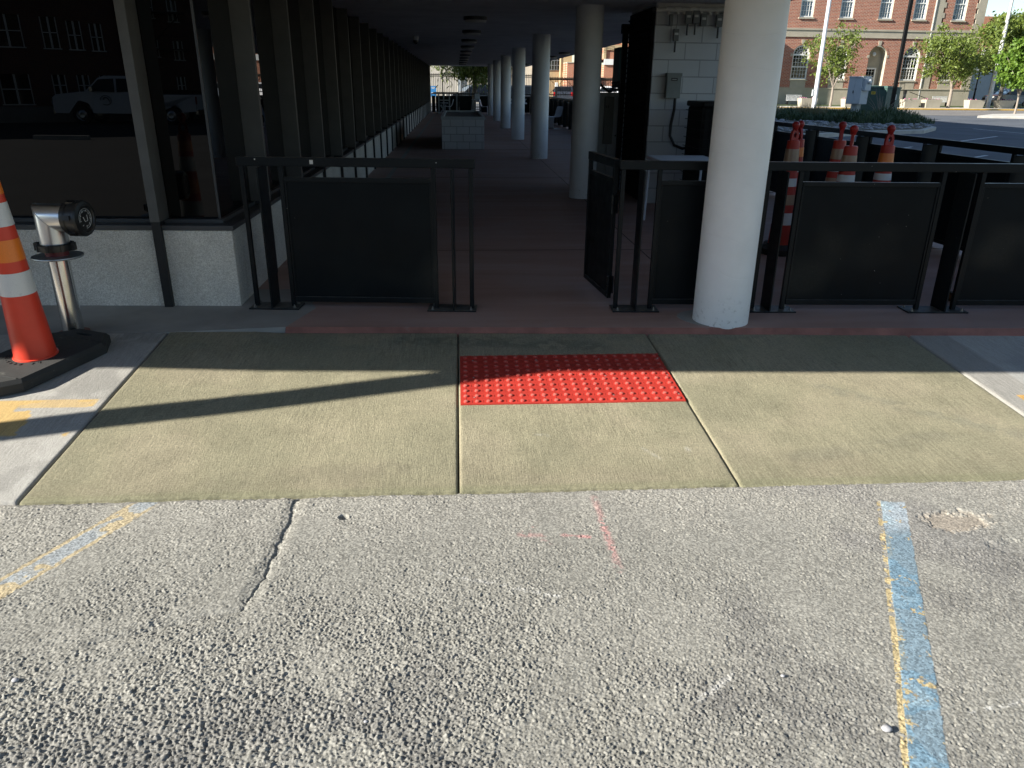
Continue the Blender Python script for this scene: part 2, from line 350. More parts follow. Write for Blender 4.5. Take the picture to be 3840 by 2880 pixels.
# ------------------------------------------------------------ numpy noise
def vnoise(nx, ny, cell, octs=4, rs=RNG, pers=.55):
    out = np.zeros((ny, nx)); amp = 1.; tot = 0
    for o in range(octs):
        c = max(2., cell / 2 ** o); gx = int(nx / c) + 3; gy = int(ny / c) + 3
        g = rs.rand(gy, gx); X = np.arange(nx) / c; Y = np.arange(ny) / c
        xi = X.astype(int); yi = Y.astype(int); fx = X - xi; fy = Y - yi; fx = fx * fx * (3 - 2 * fx); fy = fy * fy * (3 - 2 * fy)
        a = g[yi][:, xi]; b_ = g[yi][:, xi + 1]; c_ = g[yi + 1][:, xi]; d = g[yi + 1][:, xi + 1]
        out += amp * ((a * (1 - fx) + b_ * fx) * (1 - fy)[:, None] + (c_ * (1 - fx) + d * fx) * fy[:, None]); tot += amp; amp *= pers
    return out / tot
def grid_obj(name, X, Y, Z, C, mats):
    ny, nx = Z.shape; P = np.stack([X, Y, Z], -1).reshape(-1, 3).astype(np.float32)
    i = np.arange(nx * ny).reshape(ny, nx); q = np.stack([i[:-1, :-1], i[:-1, 1:], i[1:, 1:], i[1:, :-1]], -1).reshape(-1, 4)
    me = bpy.data.meshes.new(name); me.vertices.add(len(P)); me.vertices.foreach_set('co', P.ravel())
    me.loops.add(q.size); me.loops.foreach_set('vertex_index', q.ravel().astype(np.int32))
    me.polygons.add(len(q)); me.polygons.foreach_set('loop_start', np.arange(0, q.size, 4, dtype=np.int32))
    me.polygons.foreach_set('loop_total', np.full(len(q), 4, dtype=np.int32)); me.update(calc_edges=True)
    a = me.color_attributes.new('Col', 'FLOAT_COLOR', 'POINT'); cc = np.ones((len(P), 4), np.float32); cc[:, :3] = C.reshape(-1, 3); a.data.foreach_set('color', cc.ravel())
    me.polygons.foreach_set('use_smooth', np.ones(len(q), bool)); me.materials.append(mats)
    o = bpy.data.objects.new(name, me); COL.objects.link(o); return o
def lerp(A, B, t): return A * (1 - t[..., None]) + np.array(B) * t[..., None]
def sstep(a, b, x): t = np.clip((x - a) / (b - a), 0, 1); return t * t * (3 - 2 * t)
def seg_dist(X, Y, p, q):
    px, py = p; dx, dy = q[0] - px, q[1] - py; L = dx * dx + dy * dy
    t = np.clip(((X - px) * dx + (Y - py) * dy) / L, 0, 1); return np.hypot(X - px - t * dx, Y - py - t * dy), t

ZA = -0.165
# ------------------------------------------------------------ asphalt close to the camera
def build_asphalt():
    x0, x1, y0, y1, r = -3.0, 3.0, .9, 3.095, .0031
    nx = int((x1 - x0) / r) + 1; ny = int((y1 - y0) / r) + 1
    xs = np.linspace(x0, x1, nx); ys = np.linspace(y0, y1, ny); X, Y = np.meshgrid(xs, ys)
    big = vnoise(nx, ny, 270, 4); med = vnoise(nx, ny, 68, 4); fine = vnoise(nx, ny, 2.4, 1); mid = vnoise(nx, ny, 7, 3, pers=.75)
    # roughness map: coarse stones low-left, finer dusty band next to the concrete
    rough = .35 + .55 * sstep(2.75, 1.9, Y + .5 * (big - .5)) * sstep(1.6, -.6, X) + .35 * (big - .4)
    rough *= .55 + .9 * sstep(.25, .6, med)
    rough = np.clip(rough + .22 * sstep(2.35, 1.6, Y), .22, 1.05)
    H = np.zeros((ny, nx))
    n = 420000; cx = RNG.uniform(x0, x1, n); cy = RNG.uniform(y0, y1, n); rr = .0021 + (.0019 + .0028 * sstep(2.45, 1.5, cy) * sstep(1.3, -.9, cx)) * RNG.rand(n) ** 1.3 * (1 + .8 * (RNG.rand(n) > .93)); hh = RNG.uniform(.6, 1.3, n); lift = RNG.uniform(-.002, .0016, n); th = RNG.uniform(0, 3.14, n); asp = RNG.uniform(1, 1.8, n); tl = RNG.uniform(-.45, .45, n)
    ix = ((cx - x0) / r).astype(int); iy = ((cy - y0) / r).astype(int)
    for dx in range(-3, 4):
        for dy in range(-3, 4):
            jx = ix + dx; jy = iy + dy; ok = (jx >= 0) & (jx < nx) & (jy >= 0) & (jy < ny)
            jx = jx[ok]; jy = jy[ok]; ux = xs[jx] - cx[ok]; uy = ys[jy] - cy[ok]; ca, sa = np.cos(th[ok]), np.sin(th[ok])
            p_ = ux * ca + uy * sa; q_ = (uy * ca - ux * sa) * asp[ok]; d = np.maximum(np.maximum(abs(p_), abs(q_)), (abs(p_) + abs(q_)) * .74) / rr[ok]; s = d < 1
            hv = rr[ok][s] * hh[ok][s] * np.minimum(1, 2.2 * (1 - d[s])) * .8 + lift[ok][s] + (p_ * tl[ok])[s]
            np.maximum.at(H, (jy[s], jx[s]), hv)
    pn = 15000; px = RNG.uniform(x0, x1, pn); py = RNG.uniform(y0, y1, pn); pr = RNG.uniform(.003, .0075, pn); ix = ((px - x0) / r).astype(int); iy = ((py - y0) / r).astype(int); Pm = np.zeros((ny, nx))
    for dx in range(-3, 4):
        for dy in range(-3, 4):
            jx = ix + dx; jy = iy + dy; ok = (jx >= 0) & (jx < nx) & (jy >= 0) & (jy < ny)
            jx = jx[ok]; jy = jy[ok]; d = np.hypot(xs[jx] - px[ok], ys[jy] - py[ok]) / pr[ok]; s = d < 1
            np.maximum.at(Pm, (jy[s], jx[s]), pr[ok][s] * (1 - d[s] ** 2))
    H = H * 1.15 - Pm * .8 + (mid - .5) * .0045 + (fine - .5) * .0024
    H *= rough
    H += (big - .5) * .012
    # colour
    base = np.array([.225, .220, .195]); C = np.ones((ny, nx, 3)) * base
    C = lerp(C, [.262, .252, .222], .7 * sstep(2.5, 3.05, Y + .5 * (med - .5)))            # dusty near the slab
    C = lerp(C, [.125, .122, .115], .75 * sstep(.42, .68, .5 * med + .5 * big) * sstep(2.3, 1.7, Y - .25 * X)); C = lerp(C, [.15, .145, .14], .5 * sstep(.5, .66, big) * sstep(.2, .8, X) * sstep(2.2, 2.6, Y))
    C *= ((.80 + .40 * big) * (.88 + .24 * RNG.rand(ny, nx)))[..., None]
    peel = vnoise(nx, ny, 13, 4, pers=.7); peel2 = vnoise(nx, ny, 54, 4)
    # blue stripe with a yellow edge
    cl = np.interp(Y, [.9, 1.46, 1.905, 2.235, 2.77, 2.95], [1.01, 1.29, 1.512, 1.67, 1.925, 2.01]); hw = .057 + .008 * (peel2 - .5)
    u = X - cl + .012 * (peel - .5); my = sstep(2.885, 2.865, Y + .16 * (X - 1.98) + .02 * (peel - .5))
    yel = ((u > -.078) & (u < -.035) & (peel > .46)) | ((abs(u) < .06) & (peel > .70)); C = lerp(C, [.42, .33, .16], yel * my * .75)
    blu = (abs(u) < hw) & (peel < .67); fade = np.clip(sstep(2.72, 2.55, Y) + .15 + .0 * Y, 0, 1)
    C = lerp(C, [.30, .34, .37], (blu * my) * (1 - fade)); C = lerp(C, [.13, .21, .27], blu * my * fade * (.75 + .25 * (peel2 > .5)))
    C = lerp(C, [.26, .34, .38], blu * my * sstep(.55, .7, peel2) * .6)
    pm = (abs(u) < hw) * my; H = H * (1 - .6 * pm) + .0012 * pm
    # faded blue and yellow stripe at left
    d, t = seg_dist(X, Y, (-1.415, 3.06), (-1.76, 2.38)); d2 = d + .02 * (peel - .5)
    edge = (d2 < .062); ye = edge & ((peel2 > .5) | (d2 > .036)) & (peel > .3); C = lerp(C, [.40, .32, .18], ye * .7 * sstep(0, .12, t))
    bl = (d2 < .042) & (peel2 <= .53 + .12 * (1 - t)); C = lerp(C, [.25, .28, .30], bl * .75); H *= (1 - .4 * edge)
    # pink marking paint
    for p, q, wd, k in (((.603, 2.99), (.61, 2.43), .022, .55), ((.24, 2.70), (.33, 2.69), .02, .55), ((.26, 2.72), (.32, 2.79), .017, .4), ((.33, 2.66), (.36, 2.61), .016, .3), ((.42, 2.69), (.53, 2.67), .014, .7)):
        d, t = seg_dist(X, Y, p, q); k_ = .6 * k * sstep(wd * 1.3, wd * .1, d + .03 * (peel - .5)) * (peel > .42) * np.clip(.4 + 1.3 * (peel2 - .3), 0, 1); C = lerp(C, [.62, .17, .18], k_)
    # white scuffs
    for p, q, wd in (((1.54, 1.656), (1.80, 1.70), .010), ((.72, 1.75), (.86, 1.85), .014), ((-.1, 2.45), (.35, 2.28), .012)):
        d, t = seg_dist(X, Y, p, q); C = lerp(C, [.55, .55, .53], .3 * sstep(wd * 1.4, wd * .2, d + .02 * (peel - .5)) * (peel > .45))
    # crack and pothole, patched hollow
    wx = .02 * (vnoise(nx, ny, 18, 3) - .5) * 2
    cr = None
    for p, q in (((-.75, 3.06), (-.765, 2.6)), ((-.765, 2.6), (-.80, 2.27)), ((-.80, 2.27), (-1.25, 2.12))):
        d, t = seg_dist(X + wx, Y + wx, p, q); cr = d if cr is None else np.minimum(cr, d)
    cw = .014 * sstep(.3, .65, .5 * peel2 + .5 * peel) * sstep(2.1, 2.9, Y) + .003; H -= .0055 * sstep(cw, cw * .3, cr + .008 * (peel - .5)) * sstep(.35, .5, peel2 + .3 * sstep(2.5, 2.7, Y)); H -= .006 * sstep(.05, .0, cr)
    d = np.hypot(X + .522 + wx, (Y - 2.876)); H -= .028 * sstep(.026, .012, d)
    d = np.hypot((X - 2.17 + .6 * wx - .35 * (Y - 2.7)) / 1.7, (Y - 2.70) / .8); pit = sstep(.11, .06, d + .12 * (peel - .5) + .05 * (peel2 - .5)); H = H * (1 - .5 * pit) - .010 * pit; C = lerp(C, [.27, .235, .19], pit * .8)
    d = np.hypot((X - 2.32) / 1.5, (Y - 2.5) / .7); pit = sstep(.10, .06, d + .08 * (peel - .5)); H = H * (1 - .6 * pit) - .008 * pit
    # border relaxes into the surrounding sheet
    eb = np.minimum(np.minimum(X - x0, x1 - X), Y - y0); H *= sstep(0, .12, eb); Z = ZA + H - .004
    back = sstep(3.035, 3.095, Y + .03 * (peel - .5)); Z = Z - .02 * back
    o = grid_obj('asphalt', X, Y, Z, C, M_['asph']); tag(o, kind='structure'); return o
build_asphalt()
# loose pebbles on the asphalt
for i, (x, y, s) in enumerate([(1.24, 1.6, .017), (1.02, 1.83, .008), (-1.42, 1.95, .012), (-.3, 1.72, .007)]):
    b = MB(); b.lathe([(.001, -.6), (.7, -.45), (1, 0), (.75, .5), (.001, .62)], seg=9, M=Matrix.Diagonal((s, s * .8, s * .8, 1)))
    o = b.build('pebble', M_['rock'], smooth=True, angle=180, loc=(x, y, ZA + s * .35))
    tag(o, ['pale round pebble beside the blue stripe', 'small pebble on the asphalt in the foreground, left of the blue stripe', 'pebble on the coarse asphalt at lower left', 'tiny pebble on the asphalt near the bottom centre'][i], 'pebble', 'loose pebbles on the asphalt')

# ------------------------------------------------------------ ground, lots, road
def sheet_(name, polys, z, m, kind='structure'):
    b = MB()
    for p in polys: b.quad(*[(x, y, z) for x, y in p])
    return tag(b.build(name, m), kind=kind)
R4 = lambda a, b_, c, d: [(a, c), (b_, c), (b_, d), (a, d)]
sheet_('ground', [R4(-700, 700, -700, 900)], -.32, M_['lot'])
sheet_('parking_lot', [R4(-70, 70, -45, .9), R4(-70, -3.0, .9, 3.08), R4(3.0, 70, .9, 3.08)], ZA, M_['lot'])
sheet_('side_lot', [R4(5.62, 46, 3.08, 56), R4(-40, 12, 56, 78), R4(46, 90, 3.08, 52), R4(-40, -9, 5, 56), R4(-9, 5.62, 52, 56)], -.125, M_['lotb'])
sheet_('road', [[(12, 56), (46, 54), (110, 54), (110, 70.9), (12, 69)]], -.118, M_['road'])

# ramp of slabs, sidewalks
def zr(Y): return np.where(Y > 5.04, 0, -.035 - (5.04 - Y) / 1.96 * .13)
def slab(name, x0, x1, y0, yfun, r, colf, m, side=.09, hole=None):
    nx = int((x1 - x0) / r) + 2; ny = int(2.05 / r) + 2
    X = np.linspace(x0, x1, nx)[None, :].repeat(ny, 0); T = np.linspace(0, 1, ny)[:, None].repeat(nx, 1)
    n1 = vnoise(nx, ny, 40, 4); ed = (vnoise(nx, 4, 9, 4, pers=.8)[0] - .5) * .016
    Yt = yfun(X); Yb = y0 + ed[None, :]; Y = Yb * (1 - T) + Yt * T
    zl = -(5.04 - np.minimum(Y, 5.04)) / 1.96 * .165; fx = np.clip((X + 1.99) / .78, 0, 1) if x1 > -2 else 0 * X
    Z = zr(np.minimum(Y, 5.0399)) * fx + zl * (1 - fx) + (n1 - .5) * .003
    e = np.minimum(X - x0, x1 - X); Z -= .009 * sstep(.010, 0, e + .006 * (vnoise(nx, ny, 12, 3) - .5)); e2 = Y - Yb; Z -= .004 * sstep(.012, 0, e2)
    # skirt
    X = np.pad(X, 1, 'edge'); Y = np.pad(Y, 1, 'edge'); C = colf(np.pad(X[1:-1, 1:-1], 1, 'edge'), Y)
    Z = np.pad(Z, 1, 'edge'); Z[0] -= side; Z[-1] -= side * .1; Z[:, 0] -= side; Z[:, -1] -= side
    return tag(grid_obj(name, X, Y, Z, C, m), kind='structure')
def col_new(X, Y):
    ny, nx = X.shape; a = vnoise(nx, ny, 50, 4); b_ = vnoise(nx, ny, 14, 4)
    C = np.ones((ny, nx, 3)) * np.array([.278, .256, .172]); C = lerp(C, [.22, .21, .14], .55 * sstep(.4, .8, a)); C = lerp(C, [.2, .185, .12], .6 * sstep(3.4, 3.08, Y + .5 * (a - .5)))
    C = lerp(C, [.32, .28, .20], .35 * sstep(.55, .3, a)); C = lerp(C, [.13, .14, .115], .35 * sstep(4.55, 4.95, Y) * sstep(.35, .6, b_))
    pk = vnoise(nx, ny, 6, 3)
    for p, q, wd, c_, k in (((.93, 3.43), (1.0, 3.32), .012, (.42, .41, .36), .6), ((1.16, 3.42), (1.2, 3.25), .010, (.42, .41, .36), .5), ((.35, 3.6), (.45, 3.58), .010, (.40, .39, .34), .4), ((-1.55, 3.95), (-1.1, 4.25), .012, (.13, .13, .10), .4), ((1.7, 3.3), (2.6, 3.5), .05, (.17, .16, .12), .35), ((2.2, 4.1), (3.0, 3.5), .06, (.17, .17, .13), .4), ((-.4, 4.95), (.9, 4.8), .09, (.09, .1, .08), .5), ((-1.2, 3.2), (-.3, 3.3), .07, (.19, .17, .12), .4)):
        d, t = seg_dist(X, Y, p, q); C = lerp(C, list(c_), k * sstep(wd * 1.6, wd * .2, d + .05 * (b_ - .5)) * sstep(.3, .6, pk))
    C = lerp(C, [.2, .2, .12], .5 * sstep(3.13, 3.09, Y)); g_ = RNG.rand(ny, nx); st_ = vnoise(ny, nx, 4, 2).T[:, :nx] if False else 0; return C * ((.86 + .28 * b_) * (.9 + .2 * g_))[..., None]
DE = lambda X: 5.06 - .0414 * X
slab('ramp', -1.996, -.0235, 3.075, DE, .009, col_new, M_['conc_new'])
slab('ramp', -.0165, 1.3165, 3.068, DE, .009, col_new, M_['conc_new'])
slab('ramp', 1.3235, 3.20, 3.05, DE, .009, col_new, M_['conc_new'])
def col_left(X, Y):
    ny, nx = X.shape; a = vnoise(nx, ny, 40, 4); b_ = vnoise(nx, ny, 16, 4); c_ = vnoise(nx, ny, 50, 3)
    C = np.ones((ny, nx, 3)) * np.array([.35, .34, .31]); C = lerp(C, [.25, .245, .225], .8 * sstep(.5, .7, a)); C = lerp(C, [.42, .41, .38], .5 * sstep(.55, .7, b_))
    f = .5 * a + .5 * b_ + .12 * sstep(-2.1, -2.6, X)
    m = sstep(3.66, 3.68, Y + .06 * (b_ - .5)) * sstep(4.075, 4.06, Y + .015 * (b_ - .5)) * ((f > .53) | (Y > 3.96 + .05 * b_)) * sstep(-2.05, -2.06, X) * (X < -2.08 + .1 * b_)
    return lerp(C, [.52, .36, .14], m * (.7 + .25 * (b_ > .4)))
def col_right(X, Y):
    ny, nx = X.shape; a = vnoise(nx, ny, 60, 4); b_ = vnoise(nx, ny, 20, 3)
    C = np.ones((ny, nx, 3)) * np.array([.38, .375, .35]); C = lerp(C, [.28, .28, .27], .7 * sstep(.5, .7, a))
    st = sstep(.30, .27, X - 3.21 + .02 * (b_ - .5)); C = lerp(C, [.27, .26, .235], st * .8)
    return lerp(C, [.56, .33, .09], (Y < 3.95) * (X > 3.34) * (b_ < .62) * .9)
slab('sidewalk', -4.6, -2.006, 3.08, lambda X: 5.04 + 0 * X, .010, col_left, M_['conc_old'])
slab('sidewalk', 3.212, 5.9, 3.05, DE, .012, col_right, M_['conc_old'])
b = MB(); b.quad((-9, 3.12, -.24), (6, 3.12, -.24), (6, 5.2, -.06), (-9, 5.4, -.06)); b.quad((-9, 3.08, -.17), (-4.6, 3.08, -.17), (-4.6, 5.04, -.035), (-9, 5.04, -.035))
tag(b.build('ramp_bed', M_['joint']), kind='structure')
# flat walk in front of the left facade and the covered deck
FS = -.0414
b = MB(); FY = lambda x, a: a + FS * x
b.quad((-9, 5.048, -.05), (-1.95, 5.048, -.05), (-1.95, 5.048, 0), (-9, 5.048, 0)); b.quad((-9, 5.048, 0), (-1.95, 5.048, 0), (-1.95, 5.06, 0), (-9, 5.06, 0)); b.quad((-9, 5.06, 0), (-1.95, 5.06, 0), (-1.15, 5.75, 0), (-1.2, 6.2, 0), (-9, 6.2, 0))
b.quad((-1.95, 5.06, 0), (-1.23, FY(-1.23, 5.093), 0), (-1.10, 5.62, 0), (-1.15, 5.75, 0))
b.quad((-1.95, 5.058, -.05), (-1.23, FY(-1.23, 5.091), -.05), (-1.23, FY(-1.23, 5.093), 0), (-1.95, 5.06, 0))
tag(b.build('sidewalk', M_['walk']), kind='structure')
b = MB()
dk = [(-1.23, FY(-1.23, 5.093)), (5.6, FY(5.6, 5.093)), (5.6, 52), (-1.7, 52), (-1.7, 6.2), (-1.2, 6.2), (-1.15, 5.75), (-1.10, 5.62)]
b.quad(*[(x, y, 0) for x, y in dk]); b.quad((5.6, 4.8, 0), (5.6, 52, 0), (5.6, 52, -.3), (5.6, 4.8, -.3)); b.quad((-9, 52, 0), (5.6, 52, 0), (5.6, 52, -.3), (-9, 52, -.3))
n_ = 60
for i in range(n_):
    xa = -1.23 + (6.83) * i / n_; xb = -1.23 + 6.83 * (i + 1) / n_
    j = lambda x: .006 * math.sin(x * 9) + .004 * math.sin(x * 31)
    b.quad((xa, FY(xa, 5.041) + j(xa) * .5, -.055), (xb, FY(xb, 5.041) + j(xb) * .5, -.055), (xb, FY(xb, 5.093), 0), (xa, FY(xa, 5.093), 0), m=1)
o = b.build('deck_floor', [M_['deck'], M_['lip']]); tag(o, kind='structure')
# saw joints in the deck (thin dark strips laid on it)
b = MB()
for x in (1.9,): b.box(x - .004, x + .004, 5.6, 50, .0, .002)
for y in [7.75 + 6.54 * i for i in range(6)]: b.box(-1.0, 5.4, y - .003, y + .003, 0, .002)
tag(b.build('deck_joints', M_['joint']), kind='structure')
b = MB(); b.box(-1.32, -1.24, 8, 50, 0, .003); tag(b.build('deck_strip', M_['walk']), kind='structure')
# concrete collar round the nearest column
b = MB(); pl_ = [(1.87 + (.25 + .012 * math.sin(3 * t)) * math.cos(t), 5.26 + .22 * math.sin(t)) for t in [2 * math.pi * k / 26 for k in range(26)]]
b.prism(pl_, -.03, .0025); tag(b.build('column_collar', M_['walk']), kind='structure')

# ------------------------------------------------------------ tactile plate
def tactile():
    x0, x1, y0, y1 = -.008, 1.306, 3.945, 4.64; th = math.atan(.13 / 1.96)
    t = empty('tactile_plate', ((x0 + x1) / 2, y0, float(zr(y0)) + .006), 0, 'red tactile warning plate of truncated domes set in the ramp', 'tactile paving')
    t.rotation_euler = (th, 0, 0)
    hw = (x1 - x0) / 2; L = (y1 - y0) / math.cos(th)
    b = MB(); b.box(-hw, hw, 0, L, -.02, 0)
    NX, NY = 20, 10; px = (2 * hw) / NX; py = L / NY
    for i in range(NX):
        for j in range(NY):
            cx = -hw + px * (i + .5); cy = py * (j + .5)
            b.lathe([(.0165, 0), (.0155, .0038), (.011, .0072), (.005, .0085)], (cx, cy, 0), 12)
            # low ridges between the domes
            b.box(cx + px / 2 - .001, cx + px / 2 + .001, cy - .014, cy + .014, 0, .0016)
            b.box(cx + px / 2 - .012, cx + px / 2 + .010, cy + py / 2 - .001, cy + py / 2 + .001, 0, .0015)
            b.box(cx - .0008, cx + .0008, cy + .016, cy + py - .018, 0, .0014)
    b.build('panel', M_['tile'], t, smooth=True, angle=50)
    for cx in (-.62, -.2, .22, .62):
        for cy in (.09, .36, .62):
            q = MB(); q.lathe([(.006, 0), (.005, .002)], (cx * .98 + .033, cy, 0), 8); q.build('screw', M_['bolt'], t)
tactile()

# ------------------------------------------------------------ the office building
off = empty('office_building', (0, 0, 0), 0, 'dark glazed office building raised over a covered walkway with round white columns', 'building')
F5 = lambda x, a: a - .042 * (x + 1.67)
b = MB()
fr = [(-9, F5(-9, 5.70)), (-1.68, 5.70), (-1.68, 5.95), (-9, 6.3)]
b.prism(fr, -.05, .575); b.build('plinth', M_['pebble'], off, bevel=.004)
b = MB(); b.prism([(-1.68, 5.955), (-1.68, 50), (-2.0, 50), (-2.0, 6.0)], -.05, .575); b.build('plinth', M_['pebble'], off)
b = MB(); b.prism([(-9, F5(-9, 5.69)), (-1.665, 5.69), (-1.665, 50), (-1.83, 50), (-1.83, 5.86), (-9, F5(-9, 5.86))], .577, .612)
b.prism([(-9, F5(-9, 5.80)), (-1.765, 5.80), (-1.765, 50), (-1.83, 50), (-1.83, 5.86), (-9, F5(-9, 5.86))], .612, .64)
b.build('window_sill', M_['sill'], off, bevel=.003)
GY = lambda x: F5(x, 5.865)
fronts = [-9, -7.99 + 0, -6.55, -5.1, -3.66, -2.215, -1.80]
for i in range(len(fronts) - 1):
    a, c = fronts[i], fronts[i + 1]; q = MB(); q.prism([(a, GY(a)), (c, GY(c)), (c, GY(c) + .02), (a, GY(a) + .02)], .60, 2.65); q.build('window_pane', M_['glass'], off)
ys = [5.885] + [6.80 + 1.49 * i for i in range(29)] + [50]
for i in range(len(ys) - 1):
    q = MB(); q.box(-1.82, -1.80, ys[i], ys[i + 1], .60, 2.65); q.build('window_pane', M_['glass'], off)
q = MB(); q.box(-1.812, -1.796, 5.858, 5.872, .61, 2.65); q.build('corner_bead', M_['sill'], off)
def mullion(x, y, along_y):
    e = MB()
    if along_y: e.box(-1.80, -1.64, y, y + .055, .642, 2.645); e.box(-1.80, -1.645, y + .003, y + .052, 0, .642, 1)
    else:
        yy = F5(x, 5.655); e.box(x, x + .068, yy, yy + .2, .642, 2.645); e.box(x + .002, x + .066, yy + .003, yy + .1, 0, .642, 1)
    e.build('mullion', [M_['finm'], M_['findark']], off, bevel=.002)
for i in range(29): mullion(0, 6.77 + 1.49 * i, True)
for x in fronts[1:6]: mullion(x - .034, 0, False)
b = MB(); b.box(-1.95, -1.62, 49.9, 50.2, 0, 2.65); b.build('end_pier', M_['stone'], off)
sof = [(-14, 2.86 + .042 * 14), (4.35, 2.86 - .042 * 4.35), (4.35, 50.5), (-14, 50.5)]
b = MB(); b.prism(sof, 2.65, 3.0); b.build('soffit', M_['soff'], off)
b = MB(); b.prism(sof, 3.0, 12.4); b.build('upper_storeys', M_['upper'], off)
for i in range(7):
    q = MB(); pr = [(.199, 0), (.2, .01), (.2, 2.64 + (.07 if i == 0 else 0)), (.195, 2.65 + (.07 if i == 0 else 0))]; q.lathe(pr, (1.915 if i == 0 else 1.9, 5.205 if i == 0 else 5.15 + 6.555 * i, -.07 if i == 0 else 0), 56)
    q.build('column', M_['col'], off, smooth=True, angle=40)
# ceiling lights
cl = empty('ceiling_light', (.33, 13.9, 2.65), 0, 'x', 'ceiling light', 'round ceiling lights under the walkway soffit')
q = MB(); q.lathe([(.20, 0), (.20, -.05), (.19, -.055)], seg=24); q.build('housing', M_['sill'], cl)
q = MB(); q.lathe([(.185, -.054), (.17, -.085), (.12, -.095), (.01, -.098)], seg=24); q.build('lens', M_['labelw'], cl, smooth=True)
ordn = ['nearest', 'second', 'third', 'fourth', 'fifth', 'sixth', 'seventh', 'eighth', 'ninth', 'tenth', 'eleventh']
pos = [(.33, 13.9 + 3.4 * i) for i in range(10)]
for i, p in enumerate(pos):
    relabel(cl if i == 0 else copy_tree(cl), 'round flush ceiling light in the middle row, %s from the camera' % ordn[i], (p[0], p[1], 2.65))
for i, y in enumerate([17.0, 24.0, 27.7, 31.3, 36, 43]):
    relabel(copy_tree(cl), 'round flush ceiling light in the row right of the columns, %s from the camera' % ordn[i], (3.68, y, 2.65))
sc = empty('security_camera', (-.95, 19.5, 2.65), 0, 'small white dome security camera hanging from the soffit', 'camera')
q = MB(); q.lathe([(.07, 0), (.07, -.09), (.06, -.1)], seg=16); q.build('mount', M_['white'], sc)
q = MB(); q.lathe([(.058, -.1), (.055, -.14), (.03, -.17), (.005, -.178)], seg=16); q.build('dome', M_['plast'], sc, smooth=True)

# ------------------------------------------------------------ black railings
def railing(name, label, p0, p1, groups, panels, h=1.105, rail=(.045, .062), plates=True, slats=False, group='black steel railings'):
    """local x runs from p0 to p1; groups: (square post xs, flat bar xs); panels: (x0, x1)"""
    dx, dy = p1[0] - p0[0], p1[1] - p0[1]; L = math.hypot(dx, dy)
    t = empty(name, (p0[0], p0[1], 0), math.atan2(dy, dx), label, 'railing', group)
    q = MB(); q.box(-.01, L + .01, -rail[0] / 2, rail[0] / 2, h - rail[1], h); q.build('top_rail', M_['blk'], t, bevel=.004)
    for posts, bars, plate in groups:
        for x in posts:
            q = MB(); q.box(x - .016, x + .016, -.016, .016, .006, h - rail[1]); q.build('post', M_['blk'], t, bevel=.003)
        for x in bars:
            q = MB(); q.box(x - .006, x + .006, -.085, .115, .006, h - rail[1] - .002); q.build('flat_post', M_['blk'], t, bevel=.002)
        if plate:
            q = MB(); q.box(plate[0], plate[1], -.09, .09, 0, .011); f = q.build('base_plate', M_['blk'], t, bevel=.003)
            for bx in (plate[0] + .04, plate[1] - .04):
                for by in (-.06, .06):
                    q = MB(); q.lathe([(.014, .011), (.014, .013), (.009, .014), (.009, .024), (.005, .025), (.005, .034)], (bx, by, 0), 6); q.build('bolt', M_['bolt'], f)
    for x0, x1 in panels:
        q = MB()
        q.box(x0, x1, -.016, .016, .935, .967); q.box(x0, x1, -.016, .016, .045, .085)
        q.box(x0, x0 + .014, -.012, .012, .085, .935); q.box(x1 - .014, x1, -.012, .012, .085, .935)
        f = q.build('panel_frame', M_['blk'], t, bevel=.003)
        q = MB(); q.box(x0 + .012, x1 - .012, -.003, .003, .08, .94); q.build('sheet_panel', M_['blks'], t)
    return t
railing('railing', 'short black steel railing with a solid panel left of the walkway opening', (-1.57, 5.685), (.11, 5.555),
        [((.02, .30), (.155,), (-.02, .36)), ((1.395, 1.665), (1.53,), (1.33, 1.70))], [(.318, 1.38)])
rl = [o for o in bpy.data.objects if o.name == 'railing'][0]
for x, wd, z in ((.53, .012, 1.075), (.128, .004, 1.09), (1.42, .003, 1.08)):
    q = MB(); q.box(x - wd, x + wd, -.0245, -.0232, z - wd * 1.2, z + wd * 1.2); q.build('paint_chip', M_['labelw'], rl)
R0, R1 = (1.17, 5.515), (5.30, 5.33)
railing('railing', 'long black steel railing with solid panels running behind the big white column', R0, R1,
        [((.02, .285), (.163,), (-.01, .345)), ((1.08, 1.315), (1.195,), (1.04, 1.40)), ((2.37, 2.66), (2.555,), (2.27, 2.74)), ((3.75, 4.08), (3.9,), (3.68, 4.13))],
        [(.30, 1.065), (1.336, 2.352), (2.676, 3.735)])
dg = []; xg = .05; pn = []
L_ = math.hypot(5.30 - 5.02, 13.2 - 5.33); k = 0
while xg < L_ - .3:
    dg.append(((xg, xg + .27), (xg + .13,), (xg - .03, xg + .31))); pn.append((xg + .285, min(xg + 1.36, L_ - .02))); xg += 1.375
railing('railing', 'black steel railing along the right edge of the yard beside the parking lot', (5.30, 5.33), (5.02, 13.2), dg, pn)
dg = []; pn = []; xg = .05
while xg < 33.5:
    dg.append(((xg, xg + .25), (xg + .12,), None)); pn.append((xg + .27, xg + 1.62)); xg += 1.64
railing('railing', 'long black railing along the right side of the walkway beyond the equipment room', (4.42, 14), (4.42, 47.7), dg, pn)
railing('railing', 'black railing with solid panels and open gaps closing the far end of the walkway', (-1.5, 47.7), (4.42, 47.7),
        [((.02, .20), (), None), ((.27,), (), None), ((1.58, 2.36 - .75), (), None), ((2.38, 2.83), (), None), ((4.1, 4.4), (), None)], [(.03, .20), (.28, 1.57), (1.63, 2.37), (2.84, 4.1), (4.4, 5.85)])
